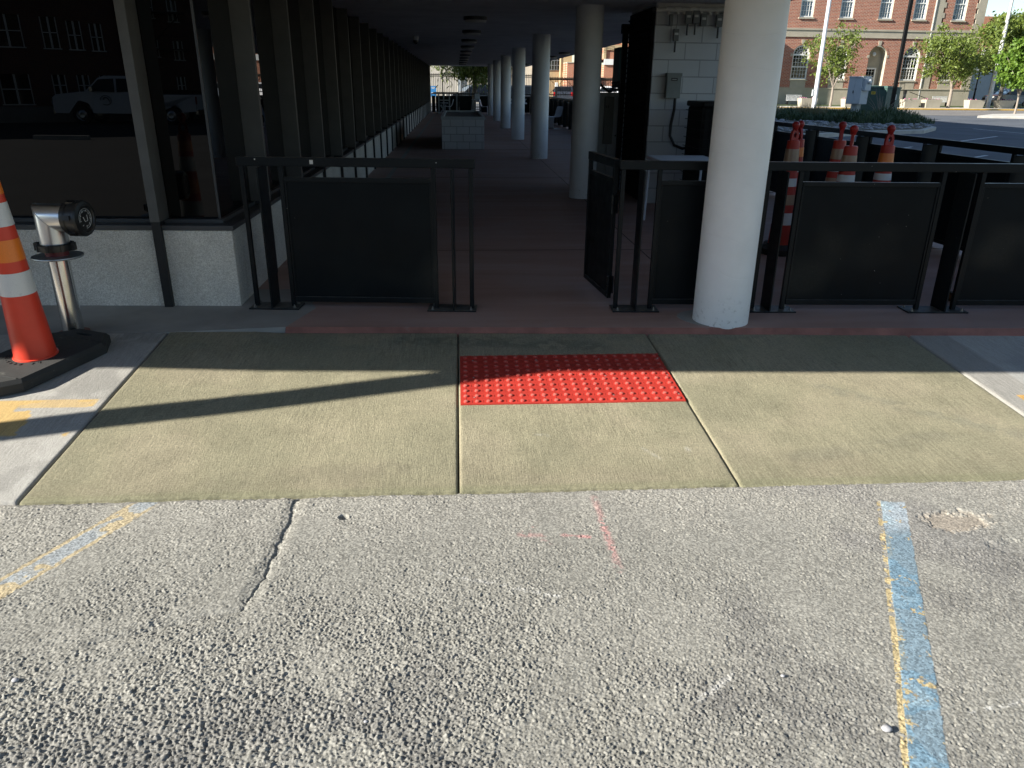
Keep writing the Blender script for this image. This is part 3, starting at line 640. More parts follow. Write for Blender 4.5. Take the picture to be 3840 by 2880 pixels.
# open gate
def gate():
    t = empty('gate', (1.155, 5.60, 0), math.atan2(.70, -.075), 'open black steel gate with a solid panel swung into the walkway', 'gate')
    L = .70
    q = MB(); q.box(-.01, L, -.022, .022, 1.045, 1.107); q.build('top_rail', M_['blk'], t, bevel=.004)
    q = MB()
    for x in (0, L - .035): q.box(x, x + .035, -.016, .016, .065, 1.045)
    q.box(.035, L - .035, -.016, .016, .935, .967); q.box(.035, L - .035, -.016, .016, .065, .1); q.build('frame', M_['blk'], t, bevel=.003)
    q = MB(); q.box(.03, L - .03, -.003, .003, .09, .94); q.build('sheet_panel', M_['blks'], t)
    for z in (.78, .17):
        q = MB(); q.lathe([(.014, z - .06), (.014, z + .0)], (-.02, .02, 0), 12); q.lathe([(.014, z + .003), (.014, z + .075)], (-.02, .02, 0), 12); q.box(-.03, .03, -.02, -.012, z - .06, z + .075); q.build('hinge', M_['blk'], t)
gate()

# ------------------------------------------------------------ traffic delineators
def cone_profile(z0, z1): 
    f = lambda z: np.interp(z, [0, .06, .45, .8, 1.12], [.118, .112, .092, .073, .053])
    zs = [z0 + (z1 - z0) * k / 3 for k in range(4)]; return [(float(f(z)), z) for z in zs]
def delineator(name, label, loc, rz, bands, group, base='octagon', top=1.12, hrot=0):
    t = empty(name, loc, rz, label, 'delineator', group)
    if base == 'octagon':
        o1 = [(-.235, -.30), (-.235, .30), (-.12, .45), (.12, .45), (.235, .30), (.235, -.30), (.12, -.45), (-.12, -.45)]
        q = MB(); o2 = [(x * .93, y * .955) for x, y in o1]
        n = 8; vs = [(x, y, 0) for x, y in o1] + [(x, y, .052) for x, y in o1] + [(x, y, .075) for x, y in o2]
        fs = [tuple(reversed(range(8)))] + [(i, (i + 1) % 8, 8 + (i + 1) % 8, 8 + i) for i in range(8)] + [(8 + i, 8 + (i + 1) % 8, 16 + (i + 1) % 8, 16 + i) for i in range(8)]
        q.add(vs, fs)
        # top face split round two hand slots
        def ring(poly, cy):
            sl = [(.07 * math.cos(a) * (1 if abs(math.cos(a)) > .3 else 1), cy + .02 * math.sin(a)) for a in [2 * math.pi * k / 16 for k in range(16)]]
            return sl
        bmt = bmesh.new(); out = [bmt.verts.new((x, y, .075)) for x, y in o2]; ed = [bmt.edges.new((out[i], out[(i + 1) % 8])) for i in range(8)]
        for cy in (.365, -.365):
            s_ = [bmt.verts.new((x, y, .075)) for x, y in ring(None, cy)]; ed += [bmt.edges.new((s_[i], s_[(i + 1) % 16])) for i in range(16)]
            q.add([(v.co.x, v.co.y, .075) for v in s_] + [(v.co.x, v.co.y, .02) for v in s_], [(i, (i + 1) % 16, 16 + (i + 1) % 16, 16 + i) for i in range(16)] + [tuple(range(16, 32))])
        bmesh.ops.triangle_fill(bmt, use_beauty=True, edges=ed); bmt.verts.index_update()
        q.add([v.co[:] for v in bmt.verts], [tuple(v.index for v in f.verts) for f in bmt.faces]); bmt.free()
        # raised rib near each end and raised ring of characters
        for sy in (1, -1): q.box(-.2, .2, sy * .30 - .004, sy * .30 + .004, .074, .079)
        bs = q.build('base', M_['rubber'], t)
        q = MB()
        chars = 'RG-5668 FT'
        for k, ch in enumerate(chars):
            if ch == ' ': continue
            cu = bpy.data.curves.new('t', 'FONT'); cu.size = .034; cu.extrude = .0018; cu.body = ch; cu.align_x = 'CENTER'
            tmp = bpy.data.objects.new('t', cu); COL.objects.link(tmp); bpy.context.view_layer.update(); mm = bpy.data.meshes.new_from_object(tmp); bpy.data.objects.remove(tmp)
            A = -rz + rad(-150 + k * 13); M = Matrix.Rotation(A, 4, 'Z') @ Matrix.Translation((.165, 0, .0768)) @ Matrix.Rotation(rad(90), 4, 'Z')
            q.add([M @ v.co for v in mm.vertices], [tuple(p.vertices) for p in mm.polygons]); bpy.data.meshes.remove(mm)
        q.build('lettering', M_['rubber'], bs)
    else:
        q = MB(); q.lathe([(.20, 0), (.21, .02), (.205, .06), (.13, .085), (.118, .1)], seg=24); q.build('base', M_['rubber'], t, smooth=True)
    q = MB(); z0 = .07; f = cone_profile
    pr = [(.126, z0), (.124, z0 + .012)] + [(r, z + z0) for r, z in cone_profile(.015, top - z0)]; q.lathe(pr, seg=32); body = q.build('body', M_['orange' if base == 'octagon' else 'orangedk'], t, smooth=True)
    for (a, c, k) in bands:
        q = MB(); pr = [(r + .0018, z) for r, z in [(x[0], x[1] + z0) for x in cone_profile(a - z0, c - z0)]]; q.lathe(pr, seg=32, cap=False); q.build('reflective_band', M_[{'w': 'wsheet', 'o': 'osheet', 'c': 'csheet'}[k]], body, smooth=True)
    q = MB(); q.lathe([(.056, top - .075), (.058, top - .07), (.058, top - .005), (.05, top + .005)], seg=24)
    q.build('collar', M_['redpl'], t, smooth=True)
    # flat loop handle with a hole, then a knob
    q = MB(); R = Matrix.Rotation(hrot, 4, 'Z')
    outer = [(-.042, top), (-.042, top + .05), (-.034, top + .085), (-.022, top + .108), (.022, top + .108), (.034, top + .085), (.042, top + .05), (.042, top)]
    hole = [(-.017 * math.cos(a), top + .055 + .026 * math.sin(a)) for a in [2 * math.pi * k / 12 for k in range(12)]]
    bmt = bmesh.new(); ov = [bmt.verts.new((x, 0, z)) for x, z in outer]; hv = [bmt.verts.new((x, 0, z)) for x, z in hole]
    ed = [bmt.edges.new((ov[i], ov[(i + 1) % 8])) for i in range(8)] + [bmt.edges.new((hv[i], hv[(i + 1) % 12])) for i in range(12)]
    bmesh.ops.triangle_fill(bmt, use_beauty=True, edges=ed); bmt.verts.index_update(); vv = [v.co.copy() for v in bmt.verts]; ff = [tuple(v.index for v in p.verts) for p in bmt.faces]; bmt.free()
    for s_ in (-.012, .012): q.add([R @ (p + Vector((0, s_, 0))) for p in vv], ff)
    for lp, nn in ((outer, 8), (hole, 12)):
        q.add([R @ Vector((x, s_, z)) for s_ in (-.012, .012) for x, z in lp], [(i, (i + 1) % nn, nn + (i + 1) % nn, nn + i) for i in range(nn)])
    q.lathe([(.02, top + .096), (.027, top + .118), (.037, top + .145), (.036, top + .16), (.022, top + .178), (.002, top + .183)], seg=18)
    q.build('handle', M_['redpl'], t, smooth=True, angle=40)
    return t
zd = -.5 / 1.96 * .165
d0 = delineator('delineator', 'orange traffic delineator on an octagonal black rubber base beside the steel pipe', (-2.605, 4.53, zd), 0,
                [(.475, .61, 'w'), (.675, .80, 'o'), (.875, 1.005, 'w'), (1.05, 1.16, 'o')], 'orange traffic delineators', top=1.20)
d0.rotation_mode = 'QUATERNION'; d0.rotation_quaternion = Quaternion((1, 0, 0), rad(3.6)) @ Quaternion((0, 0, 1), -rad(23))
bw = [(.42, .53, 'w'), (.60, .70, 'o'), (.76, .84, 'w'), (.90, 1.03, 'o')]
yd = [('orange delineator with a white band on top, nearest the big column', (3.32, 7.57), [(.30, .42, 'w'), (.50, .60, 'c'), (.68, .76, 'w'), (.90, 1.04, 'c')], .3),
      ('red orange delineator tucked behind the one nearest the big column', (3.46, 7.78), [(.80, .90, 'w'), (.95, 1.04, 'o')], 1.9),
      ('delineator with cream bands, back one of the pair in the middle of the yard', (3.82, 7.62), [(.5, .6, 'w'), (.66, .76, 'c'), (.82, .89, 'w'), (.94, 1.04, 'c')], 1.3),
      ('delineator with worn beige bands, front one of the pair in the middle of the yard', (3.55, 6.86), [(.5, .60, 'w'), (.68, .76, 'c'), (.81, .87, 'w'), (.92, 1.04, 'c')], 1.0),
      ('delineator with a bright orange top band, rightmost in the yard', (3.97, 6.99), [(.5, .60, 'w'), (.66, .76, 'o'), (.81, .87, 'w'), (.92, 1.05, 'o')], .1)]
for lb, (x, y), bd, hr in yd: delineator('delineator', lb, (x, y, 0), 0, bd, 'orange traffic delineators', 'round', 1.115, hr)

# ------------------------------------------------------------ steel pipe with elbow and cap
def pipe():
    t = empty('standpipe', (-2.635, 5.075, 0), 0, 'polished steel standpipe with a metal elbow and black locking cap', 'pipe')
    q = MB(); q.lathe([(.066, -.02), (.066, .53)], seg=40); q.build('pipe', M_['chrome'], t, smooth=True)
    q = MB(); q.lathe([(.066, .515), (.153, .518), (.155, .524), (.153, .53), (.066, .532)], seg=40); q.build('flange', M_['galv'], t, smooth=True)
    q = MB(); q.lathe([(.07, .53), (.07, .572)], seg=32); q.build('ring', M_['maroon'], t, smooth=True)
    q = MB(); q.lathe([(.085, .562), (.108, .566), (.110, .575), (.110, .605), (.104, .612), (.085, .613)], seg=32); q.box(-.128, -.10, -.02, .02, .565, .615); q.box(.10, .124, -.02, .02, .565, .615)
    for a in range(0, 360, 45): q.obox((.11 * math.cos(rad(a)), .11 * math.sin(rad(a)), .588), (.008, .016, .044), rad(a))
    q.build('clamp', M_['plast'], t, smooth=True, angle=30)
    # mitred elbow
    yaw = rad(-9); dx = Vector((math.cos(yaw), math.sin(yaw), 0)); dyv = Vector((-math.sin(yaw), math.cos(yaw), 0)); R = .087; zc = .775; S = 40
    q = MB(); rings = []
    for kk in range(4):
        ring = []
        for k in range(S):
            a = 2 * math.pi * k / S; cx, cy = math.cos(a), math.sin(a)
            # ring 0 bottom, 1 mitre, 2 end of the horizontal leg
            if kk == 0: p = dx * (cx * R) + dyv * (cy * R) + Vector((0, 0, .613))
            elif kk == 1: p = dx * (cx * R) + dyv * (cy * R) + Vector((0, 0, .625))
            elif kk == 2: p = dx * (cx * R) + dyv * (cy * R) + Vector((0, 0, zc - cx * R))
            else: p = dx * .15 + dyv * (cy * R) + Vector((0, 0, zc - cx * R))
            ring.append(p)
        rings += ring
    q.add(rings, [(j * S + k, j * S + (k + 1) % S, (j + 1) * S + (k + 1) % S, (j + 1) * S + k) for j in range(3) for k in range(S)])
    el = q.build('elbow', M_['alum'], t, smooth=True, angle=30)
    q = MB(); seam = [rings[2 * S + k] for k in range(S)] + [rings[2 * S]]; q.tube(seam, .0022, 6); q.build('weld_seam', M_['galv'], el, smooth=True)
    Mx = Matrix.Translation(dx * .13 + Vector((0, 0, zc))) @ Matrix(((dx.x, dyv.x, 0, 0), (dx.y, dyv.y, 0, 0), (0, 0, 1, 0), (0, 0, 0, 1))) @ Matrix.Rotation(rad(90), 4, 'Y')
    q = MB(); q.lathe([(.088, 0), (.104, .004), (.106, .03), (.100, .036), (.100, .05), (.112, .054), (.114, .07), (.114, .105), (.108, .115), (.085, .12), (.08, .112), (.02, .112)], seg=40, M=Mx)
    for a in range(0, 360, 60):
        A = rad(a + 20); P = Mx @ Vector((.112 * math.cos(A), .112 * math.sin(A), .06)); q.obox(P, (.05, .03, .018), yaw, rx=A)
    cap = q.build('cap', M_['plast'], t, smooth=True, angle=28)
    q = MB()
    for r_, wd in ((.062, .0015), (.05, .001)):
        q.tube([Mx @ Vector((r_ * math.cos(a), r_ * math.sin(a), .1135)) for a in [2 * math.pi * k / 32 * .8 for k in range(33)]], wd, 5)
    for k in range(9):
        A = 2 * math.pi * k / 9; P0 = Mx @ Vector((.056 * math.cos(A), .056 * math.sin(A), .1135)); P1 = Mx @ Vector((.044 * math.cos(A + .12), .044 * math.sin(A + .12), .1135)); q.tube([P0, P1], .0018, 5)
    q.tube([Mx @ Vector(p) for p in ((-.02, .02, .1135), (.015, .022, .1135), (.02, -.005, .1135), (-.012, -.02, .1135))], .0022, 5)
    q.build('cap_emblem', M_['grey_l'], cap)
    b = MB(); b.lathe([(.10, -.03), (.10, .006), (.07, .006)], seg=20); b.build('footing', M_['lip'], t)
pipe()

# ------------------------------------------------------------ grey block planter in the walkway
t = empty('block_planter', (.145, 20.75, 0), 0, 'low grey concrete block enclosure with a flat rim in the walkway', 'planter')
q = MB(); q.box(-.555, .555, 0, 5.0, 0, .74); q.build('block_wall', M_['block2'], t)
q = MB(); q.box(-.575, .575, -.02, .07, .74, .82); q.box(-.575, .575, 4.93, 5.02, .74, .82); q.box(-.575, -.49, .07, 4.93, .74, .82); q.box(.49, .575, .07, 4.93, .74, .82); q.build('rim', M_['cabgrey'], t, bevel=.004)
q = MB(); q.box(-.49, .49, .07, 4.93, .741, .77); q.build('lid', M_['boxgrey'], t)
q = MB(); q.tube([(.585, .02, .79), (.60, .02, .79), (.60, .02, .73)], .006, 6); q.build('hook', M_['bolt'], t)

# ------------------------------------------------------------ equipment room and its fittings
t = empty('equipment_room', (2.70, 11.08, 0), 0, 'pale painted concrete block equipment room under the soffit', 'building')
q = MB(); q.box(0, 1.65, 0, 1.55, 0, 2.648); q.build('block_wall', M_['block'], t)
q = MB(); q.box(.02, 1.12, -.012, -.001, 2.54, 2.64); q.build('fascia_board', M_['pvc'], t)
q = MB(); q.box(-.035, -.002, .04, 1.5, .02, 2.6)
for i in range(34): q.obox((-.045, .77, .1 + i * .073), (.05, 1.4, .008), 0, 0, 0, rad(35))
q.build('louvre_panel', M_['louv'], t)
q = MB(); q.box(-.14, -.06, 1.42, 1.5, 0, 2.45); q.box(-.16, -.05, 1.40, 1.52, 2.35, 2.48); q.build('downspout', M_['blkpole'], t)
# conduit run with tees
t = empty('conduit_run', (2.70, 11.02, 2.56), 0, 'cream conduit run with tee fittings along the top of the block wall', 'conduit')
q = MB(); q.tube([(-.05, 0, -.01), (.3, 0, .0), (1.0, 0, .01)], .028, 10)
q.build('pipe', M_['pvc'], t, smooth=True)
tx = [.155, .28, .37, .48, .60, .72, .82, .92]
for i, x in enumerate(tx):
    q = MB(); q.tube([(x - .04, 0, .004), (x + .04, 0, .004)], .034, 10); q.tube([(x, 0, 0), (x, 0, -.055)], .022, 10); q.build('tee', M_['pvc'], t, smooth=True)
q = MB(); q.tube([(-.07, 0, -.01), (-.02, 0, -.01)], .03, 10); q.build('end_cap', M_['plast'], t)
def jbox(label, x, z, tail=True, cover=True, w_=.085, h_=.155, cable=0):
    t = empty('junction_box', (2.70 + x, 11.03, z), 0, label, 'junction box', 'small grey junction boxes under the conduit run')
    q = MB(); q.box(-w_ / 2, w_ / 2, -.05, 0, -h_ / 2, h_ / 2); q.build('box', M_['boxgrey'], t, bevel=.004)
    if cover: q = MB(); q.box(-.026, .026, -.0535, -.0505, .0, .028); q.build('sticker', M_['labelw'], t)
    if tail: q = MB(); q.tube([(.0, -.02, -h_ / 2), (.0, -.02, -h_ / 2 - .14)], .013, 8); q.build('cable_tail', M_['plast'], t)
    if cable: q = MB(); q.tube([(0, -.01, h_ / 2), (.01, -.01, h_ / 2 + .1), (-.005, -.01, h_ / 2 + .2)], .003, 6); q.build('wire', M_['plast'], t)
jbox('narrow dark junction box hanging open at the left end of the conduit', .19, 2.43, False, False, .05, .14)
jbox('junction box dangling on a wire below the others', .275, 2.25, True, True, .07, .15, 1)
jbox('grey junction box with black tail, left of the middle pair', .425, 2.465)
jbox('grey junction box with black tail, right of the middle pair', .53, 2.472)
jbox('lower grey junction box without a tail, right of the middle pair', .635, 2.44, False)
jbox('lower grey junction box with black tail at the right end', .85, 2.435)
jbox('upper grey junction box with black tail at the far right end', .945, 2.47)
t = empty('disconnect_box', (2.995, 11.07, 1.45), 0, 'grey electrical disconnect box with a black label on the block wall', 'electrical box')
q = MB(); q.box(-.10, .10, -.10, 0, 0, .31); q.build('housing', M_['boxg2'], t, bevel=.005)
q = MB(); q.box(-.106, .106, -.112, 0, .285, .325); q.build('lid', M_['boxg2'], t, bevel=.003)
q = MB(); q.box(-.045, .045, -.103, -.1005, .225, .262); k = q.build('label_plate', M_['plast'], t); q = MB(); q.box(-.03, .03, -.105, -.1035, .24, .246); q.build('print', M_['labelw'], k)
cp = [(3.03, 10.98, 1.45), (3.03, 10.98, 1.3), (3.0, 10.98, 1.1), (3.0, 10.97, .95), (3.06, 10.93, .83), (3.16, 10.85, .79), (3.25, 10.75, .82), (3.33, 10.6, .87)]
q = MB(); q.tube(cp, .02, 10); tag(q.build('flexible_conduit', M_['plast'], smooth=True), 'black flexible conduit looping from the wall box to the cooling unit', 'conduit')
# condenser
t = empty('condenser_unit', (3.48, 10.3, 0), 0, 'black air conditioning condenser with a wire guard in front of the block wall', 'air conditioner')
q = MB(); q.box(-.35, .36, -.36, .36, .08, 1.36); q.build('cabinet', M_['louv'], t, bevel=.03)
q = MB(); q.box(-.37, .38, -.38, .38, 1.36, 1.43); q.build('top_cap', M_['blkpole'], t, bevel=.02)
q = MB()
for i in range(11): q.box(-.37, .38, -.375, -.368, .16 + i * .115, .168 + i * .115)
for i in range(7): q.box(-.37 + i * .123, -.362 + i * .123, -.378, -.37, .12, 1.36)
for i in range(11): q.box(-.375, -.368, -.37, .37, .16 + i * .115, .168 + i * .115)
q.build('wire_guard', M_['blkpole'], t)
q = MB(); q.box(.10, .22, -.384, -.379, 1.06, 1.25); q.build('rating_label', M_['labelw'], t)
q = MB(); q.box(-.42, .43, -.42, .42, 0, .08); q.build('pad', M_['walk'], t)
# folding table
t = empty('folding_table', (2.72, 9.28, 0), 0, 'white folding table standing behind the railing', 'table')
q = MB(); q.box(-.37, .37, -.36, .36, .76, .80); q.build('table_top', M_['whitepl'], t, bevel=.015)
for sx in (-1, 1):
    for sy in (-1, 1): q = MB(); q.tube([(sx * .33, sy * .3, .76), (sx * .345, sy * .32, 0)], .016, 8); q.build('leg', M_['whitepl'], t, smooth=True)
t = empty('switch_cabinet', (2.27, 12.72, 0), 0, 'tall grey electrical cabinet with doors behind the gate', 'electrical cabinet', 'grey electrical cabinets')
q = MB(); q.box(0, .16, 0, .6, 0, 1.5); q.build('side_box', M_['cabgrey'], t, bevel=.006)
q = MB(); q.box(.09, .24, -.06, .0, .72, 1.44); q.build('meter_panel', M_['boxgrey'], t, bevel=.004)
q = MB(); q.box(.165, .44, -.01, .6, 0, 1.5); q.build('cabinet', M_['cabgrey'], t, bevel=.006)
q = MB(); q.box(.26, .43, -.024, -.012, 1.05, 1.46); q.build('upper_door', M_['cabgrey'], t, bevel=.003)
q = MB(); q.box(.26, .43, -.024, -.012, .08, 1.03); k = q.build('lower_door', M_['cabgrey'], t, bevel=.003); q = MB(); q.lathe([(.012, 0), (.012, .02)], (.29, -.03, .85), 10, M=Matrix.Rotation(rad(90), 4, 'X')); q.build('knob', M_['plast'], k)
q = MB()
for x in (.105, .14): q.box(x, x + .016, -.063, -.0605, 1.27, 1.31)
q.build('switch_slot', M_['plast'], t)
t = empty('duct_box', (2.70, 13.4, 1.6), 0, 'tall dark grey duct box fixed above the electrical cabinet', 'duct')
q = MB(); q.box(0, .10, 0, .5, 0, .60); q.build('casing', M_['green'], t); q = MB(); q.box(.102, .16, 0, .5, 0, .60); q.build('trim', M_['cabgrey'], t)
q = MB(); q.tube([(2.27, 12.9, 1.66), (2.36, 12.9, 1.58), (2.45, 12.9, 1.52), (2.50, 12.9, 1.52), (2.53, 12.9, 1.6), (2.60, 12.9, 1.66), (2.68, 12.9, 1.65), (2.74, 12.95, 1.6)], .02, 8)
q.tube([(2.47, 12.9, 1.5), (2.46, 12.85, 1.55), (2.49, 12.85, 1.56), (2.48, 12.9, 1.5)], .01, 6)
tag(q.build('black_cable', M_['plast'], smooth=True), 'thick black cable looping over the electrical cabinets', 'cable')
t = empty('coiled_hose', (2.64, 12.98, 1.5), 0, 'black coiled hose lying on the electrical cabinet', 'hose'); q = MB()
q.tube([(.12 * math.cos(a), .12 * math.sin(a), .02 + .008 * a) for a in [k * .35 for k in range(50)]], .014, 6); q.build('coil', M_['plast'], t)
q = MB(); q.box(0, .34, 0, .1, 0, .07); tag(q.build('wood_block', M_['wood'], loc=(3.98, 5.62, 0), bevel=.004), 'short dark timber block on the floor under the right railing panel', 'wood block')
q = MB(); q.box(0, .34, 0, .1, 0, .05); tag(q.build('wood_block', M_['wood'], loc=(4.42, 5.95, 0), bevel=.004), 'thin dark timber block on the floor behind the right railing panel', 'wood block')

# ------------------------------------------------------------ furniture in the walkway
def schair(name, label, loc, rz, group='moulded white plastic chairs'):
    prof = [(.30, 0), (-.13, 0), (-.19, .015), (-.20, .05), (-.10, .20), (.02, .33), (.20, .44), (.24, .455), (.26, .43)]
    # cantilever chair: foot, leg sweeping forward, seat, back
    pr = [(-.22, .0), (.20, .0), (.235, .02), (.23, .12), (.21, .25), (.22, .36), (.21, .43), (.16, .455), (-.02, .425), (-.12, .44), (-.18, .52), (-.23, .68), (-.27, .84)]
    wd = [.20, .24, .25, .23, .22, .235, .24, .24, .235, .22, .21, .22, .19]
    t = empty(name, loc, rz, label, 'chair', group)
    q = MB(); n = len(pr); K = 6; vs = []
    for (y, z), w_ in zip(pr, wd):
        for k in range(K + 1):
            s = -1 + 2 * k / K; vs.append((s * w_, -y - (.03 * s * s if z > .5 else 0), z + (.02 * s * s if .4 < z < .47 else 0)))
    q.add(vs, [(i * (K + 1) + k, i * (K + 1) + k + 1, (i + 1) * (K + 1) + k + 1, (i + 1) * (K + 1) + k) for i in range(n - 1) for k in range(K)])
    o = q.build('shell', M_['whitepl'], t, smooth=True, angle=180, solid=.02); s = o.modifiers.new('sub', 'SUBSURF'); s.levels = 1; s.render_levels = 1
    return t
schair('moulded_chair', 'white S-shaped plastic chair at the right side of the walkway between two columns', (3.85, 31.2, 0), rad(-60))
schair('moulded_chair', 'white S-shaped plastic chair left of the table at the walkway end, seen from its side', (-.45, 44.6, 0), rad(-88))
schair('moulded_chair', 'white S-shaped plastic chair beside the farthest column', (1.5, 44.9, 0), rad(80))
t = empty('bar_table', (-.64, 47.2, 0), 0, 'high grey bar table at the far end of the walkway', 'table')
q = MB(); q.box(-.74, .74, -.4, .3, 1.12, 1.17); q.build('table_top', M_['boxgrey'], t)
for x in (-.42, -.14, .2, .62): q = MB(); q.box(x - .04, x + .04, -.35, -.29, 0, 1.12); q.build('leg', M_['cabgrey'], t)
q = MB(); q.box(-.4, .2, -.35, -.3, .70, .76); q.build('rail', M_['cabgrey'], t)
t = empty('side_table', (-.8, 45.2, 0), 0, 'small grey round table with crossed legs beside the bar table', 'table')
q = MB(); q.lathe([(.3, .60), (.3, .63)], seg=20); q.build('table_top', M_['cabgrey'], t)
q = MB()
for a in (0, 90): q.obox((0, 0, .3), (.03, .6, .03), rad(a + 30), rx=rad(48)); q.obox((0, 0, .3), (.03, .6, .03), rad(a + 30), rx=rad(-48))
q.build('legs', M_['cabgrey'], t)
t = empty('bar_stool', (1.08, 45.6, 0), rad(8), 'tall grey bar stool with a low back near the far railing', 'stool')
q = MB(); q.box(-.22, .22, -.22, .22, .78, .82); q.build('seat', M_['cabgrey'], t, bevel=.02)
q = MB(); q.box(-.05, .24, .18, .22, .82, 1.12); q.build('backrest', M_['cabgrey'], t, bevel=.02)
for sx in (-1, 1):
    for sy in (-1, 1): q = MB(); q.tube([(sx * .19, sy * .19, .78), (sx * .25, sy * .25, 0)], .014, 6); q.build('leg', M_['cabgrey'], t)
q = MB(); q.box(-.24, .24, -.24, -.22, .26, .28); q.box(-.24, .24, .22, .24, .26, .28); q.build('footrest', M_['cabgrey'], t)
t = empty('picnic_table', (3.05, 41, 0), 0, 'white slatted outdoor table with loungers stacked on it behind the columns', 'table')
q = MB(); q.box(-.5, .5, -.5, .5, .70, .76); q.build('table_top', M_['whitepl'], t)
q = MB(); q.box(-.3, .3, -.3, .3, .0, .7); q.build('pedestal', M_['cabgrey'], t)
q = MB()
for i in range(8): q.obox((-.42 + i * .12, 0, .85), (.02, .7, .2), 0, 0, 0, rad(25))
q.build('stacked_slats', M_['whitepl'], t)

# ------------------------------------------------------------ trees
def tree(name, label, loc, trunk_h, H, rx, rz_, nleaf, leaf, lm, bark, r0=.09, cat='tree', group=None, seed=1, lean=(0, 0), elong=2.2, droop=.3, clumps=70, cz=None, sub=False, flat=False):
    R = random.Random(seed); t = empty(name, loc, 0, label, cat, group)
    q = MB(); top = Vector((lean[0], lean[1], trunk_h)); q.tube([(0, 0, -.1), (lean[0] * .4 + .03, lean[1] * .4, trunk_h * .5), top], [r0 * 1.15, r0, r0 * .85], 9)
    cz = cz if cz is not None else (trunk_h + H) / 2 + .1 * (H - trunk_h); cc = Vector((lean[0], lean[1], cz)); hz = (H - trunk_h) / 2 * 1.05
    tips = []
    nl = 7
    for i in range(nl):
        a = 2 * math.pi * i / nl + R.uniform(-.4, .4); el = R.uniform(.35, 1.25); Ln = R.uniform(.55, .95)
        e = cc + Vector((math.cos(a) * rx * math.cos(el) * Ln, math.sin(a) * rx * math.cos(el) * Ln, hz * math.sin(el) * Ln * .9 - .15 * hz))
        m1 = top.lerp(e, .45) + Vector((R.uniform(-.1, .1), R.uniform(-.1, .1), .15 * R.random())) * rx
        q.tube([top - Vector((0, 0, .05)), m1, e], [r0 * .55, r0 * .35, r0 * .1], 6)
        for k in range(6):
            s = R.uniform(.3, 1); st = m1.lerp(e, s) if R.random() < .7 else top.lerp(m1, .5 + s / 2)
            d = Vector((R.gauss(0, 1), R.gauss(0, 1), R.gauss(.1, .7))).normalized() * R.uniform(.25, .6) * rx; tp = st + d
            q.tube([st, st + d * .5 + Vector((0, 0, .05 * rx)), tp], [r0 * .16, r0 * .1, r0 * .03], 4); tips += [tp, st + d * .6]
    tr = q.build('trunk', bark, t, smooth=True, angle=60)
    # clumps of leaves around branch tips and through the crown volume
    cl = list(tips)
    while len(cl) < clumps:
        p = Vector((R.gauss(0, 1), R.gauss(0, 1), R.gauss(0, 1))).normalized() * (R.uniform(.25, 1.12)); cl.append(cc + Vector((p.x * rx, p.y * rx, p.z * hz)))
    rs = np.random.RandomState(seed); cen = np.array([c[:] for c in cl]); idx = rs.randint(0, len(cen), nleaf)
    size = (rs.uniform(.05, .17, len(cen)) * rx)[idx]
    P = cen[idx] + rs.normal(0, 1, (nleaf, 3)) * size[:, None] * np.array([1, 1, .6])
    D = rs.normal(0, 1, (nleaf, 3)); D[:, 2] -= droop; D /= np.linalg.norm(D, axis=1)[:, None]
    U = np.cross(D, rs.normal(0, 1, (nleaf, 3))); U /= np.linalg.norm(U, axis=1)[:, None]; s = leaf * rs.uniform(.6, 1.25, nleaf)[:, None]
    W = np.cross(D, U); a = P; b_ = P + D * s * .5 * 1 + U * s / elong * .5; c = P + D * s + W * s * .12; d = P + D * s * .5 - U * s / elong * .5
    V = np.stack([a, b_, c, d], 1).reshape(-1, 3); me = bpy.data.meshes.new('crown'); n = nleaf
    me.vertices.add(4 * n); me.vertices.foreach_set('co', V.astype(np.float32).ravel()); me.loops.add(4 * n); me.loops.foreach_set('vertex_index', np.arange(4 * n, dtype=np.int32))
    me.polygons.add(n); me.polygons.foreach_set('loop_start', np.arange(0, 4 * n, 4, dtype=np.int32)); me.polygons.foreach_set('loop_total', np.full(n, 4, np.int32)); me.update(calc_edges=True); me.materials.append(lm)
    o = bpy.data.objects.new('crown', me); COL.objects.link(o); o.parent = t
    return t
tree('street_tree', 'young ash tree with sparse crown between the white pole and the utility cabinet', (34.95, 72.8, 0), 1.7, 7.1, 3.0, 1, 3300, .28, M_['leaf'], M_['barkl'], .11, group='street trees', seed=3, clumps=50, droop=.5)
tree('street_tree', 'broad ash tree in front of the end window of the brick building', (46.5, 72.8, 0), 1.7, 6.8, 4.1, 1, 10500, .28, M_['leaf'], M_['barkl'], .15, group='street trees', seed=5, clumps=92, droop=.5)
tree('street_tree', 'bright green linden tree with a pale trunk on the near kerb island at right', (40.4, 55.2, -.1), 1.35, 5.2, 2.0, 1, 15000, .22, M_['leaf2'], M_['barkl'], .07, group='street trees', seed=8, elong=1.35, clumps=90)
tree('street_tree', 'tall wide ash tree behind the flagpole at the right edge', (54.6, 77.3, 0), 2.2, 8.3, 4.3, 1, 17000, .36, M_['leaf'], M_['bark'], .2, group='street trees', seed=12, clumps=110, droop=.5)
tree('walkway_tree', 'dark leafy tree with a crooked trunk just beyond the far end of the walkway', (1.05, 54, -.12), 2.35, 6.2, 3.6, 1, 15000, .34, M_['leaf'], M_['bark'], .17, seed=21, lean=(.2, 0), cz=3.6, clumps=110, droop=1.0, elong=4.5)

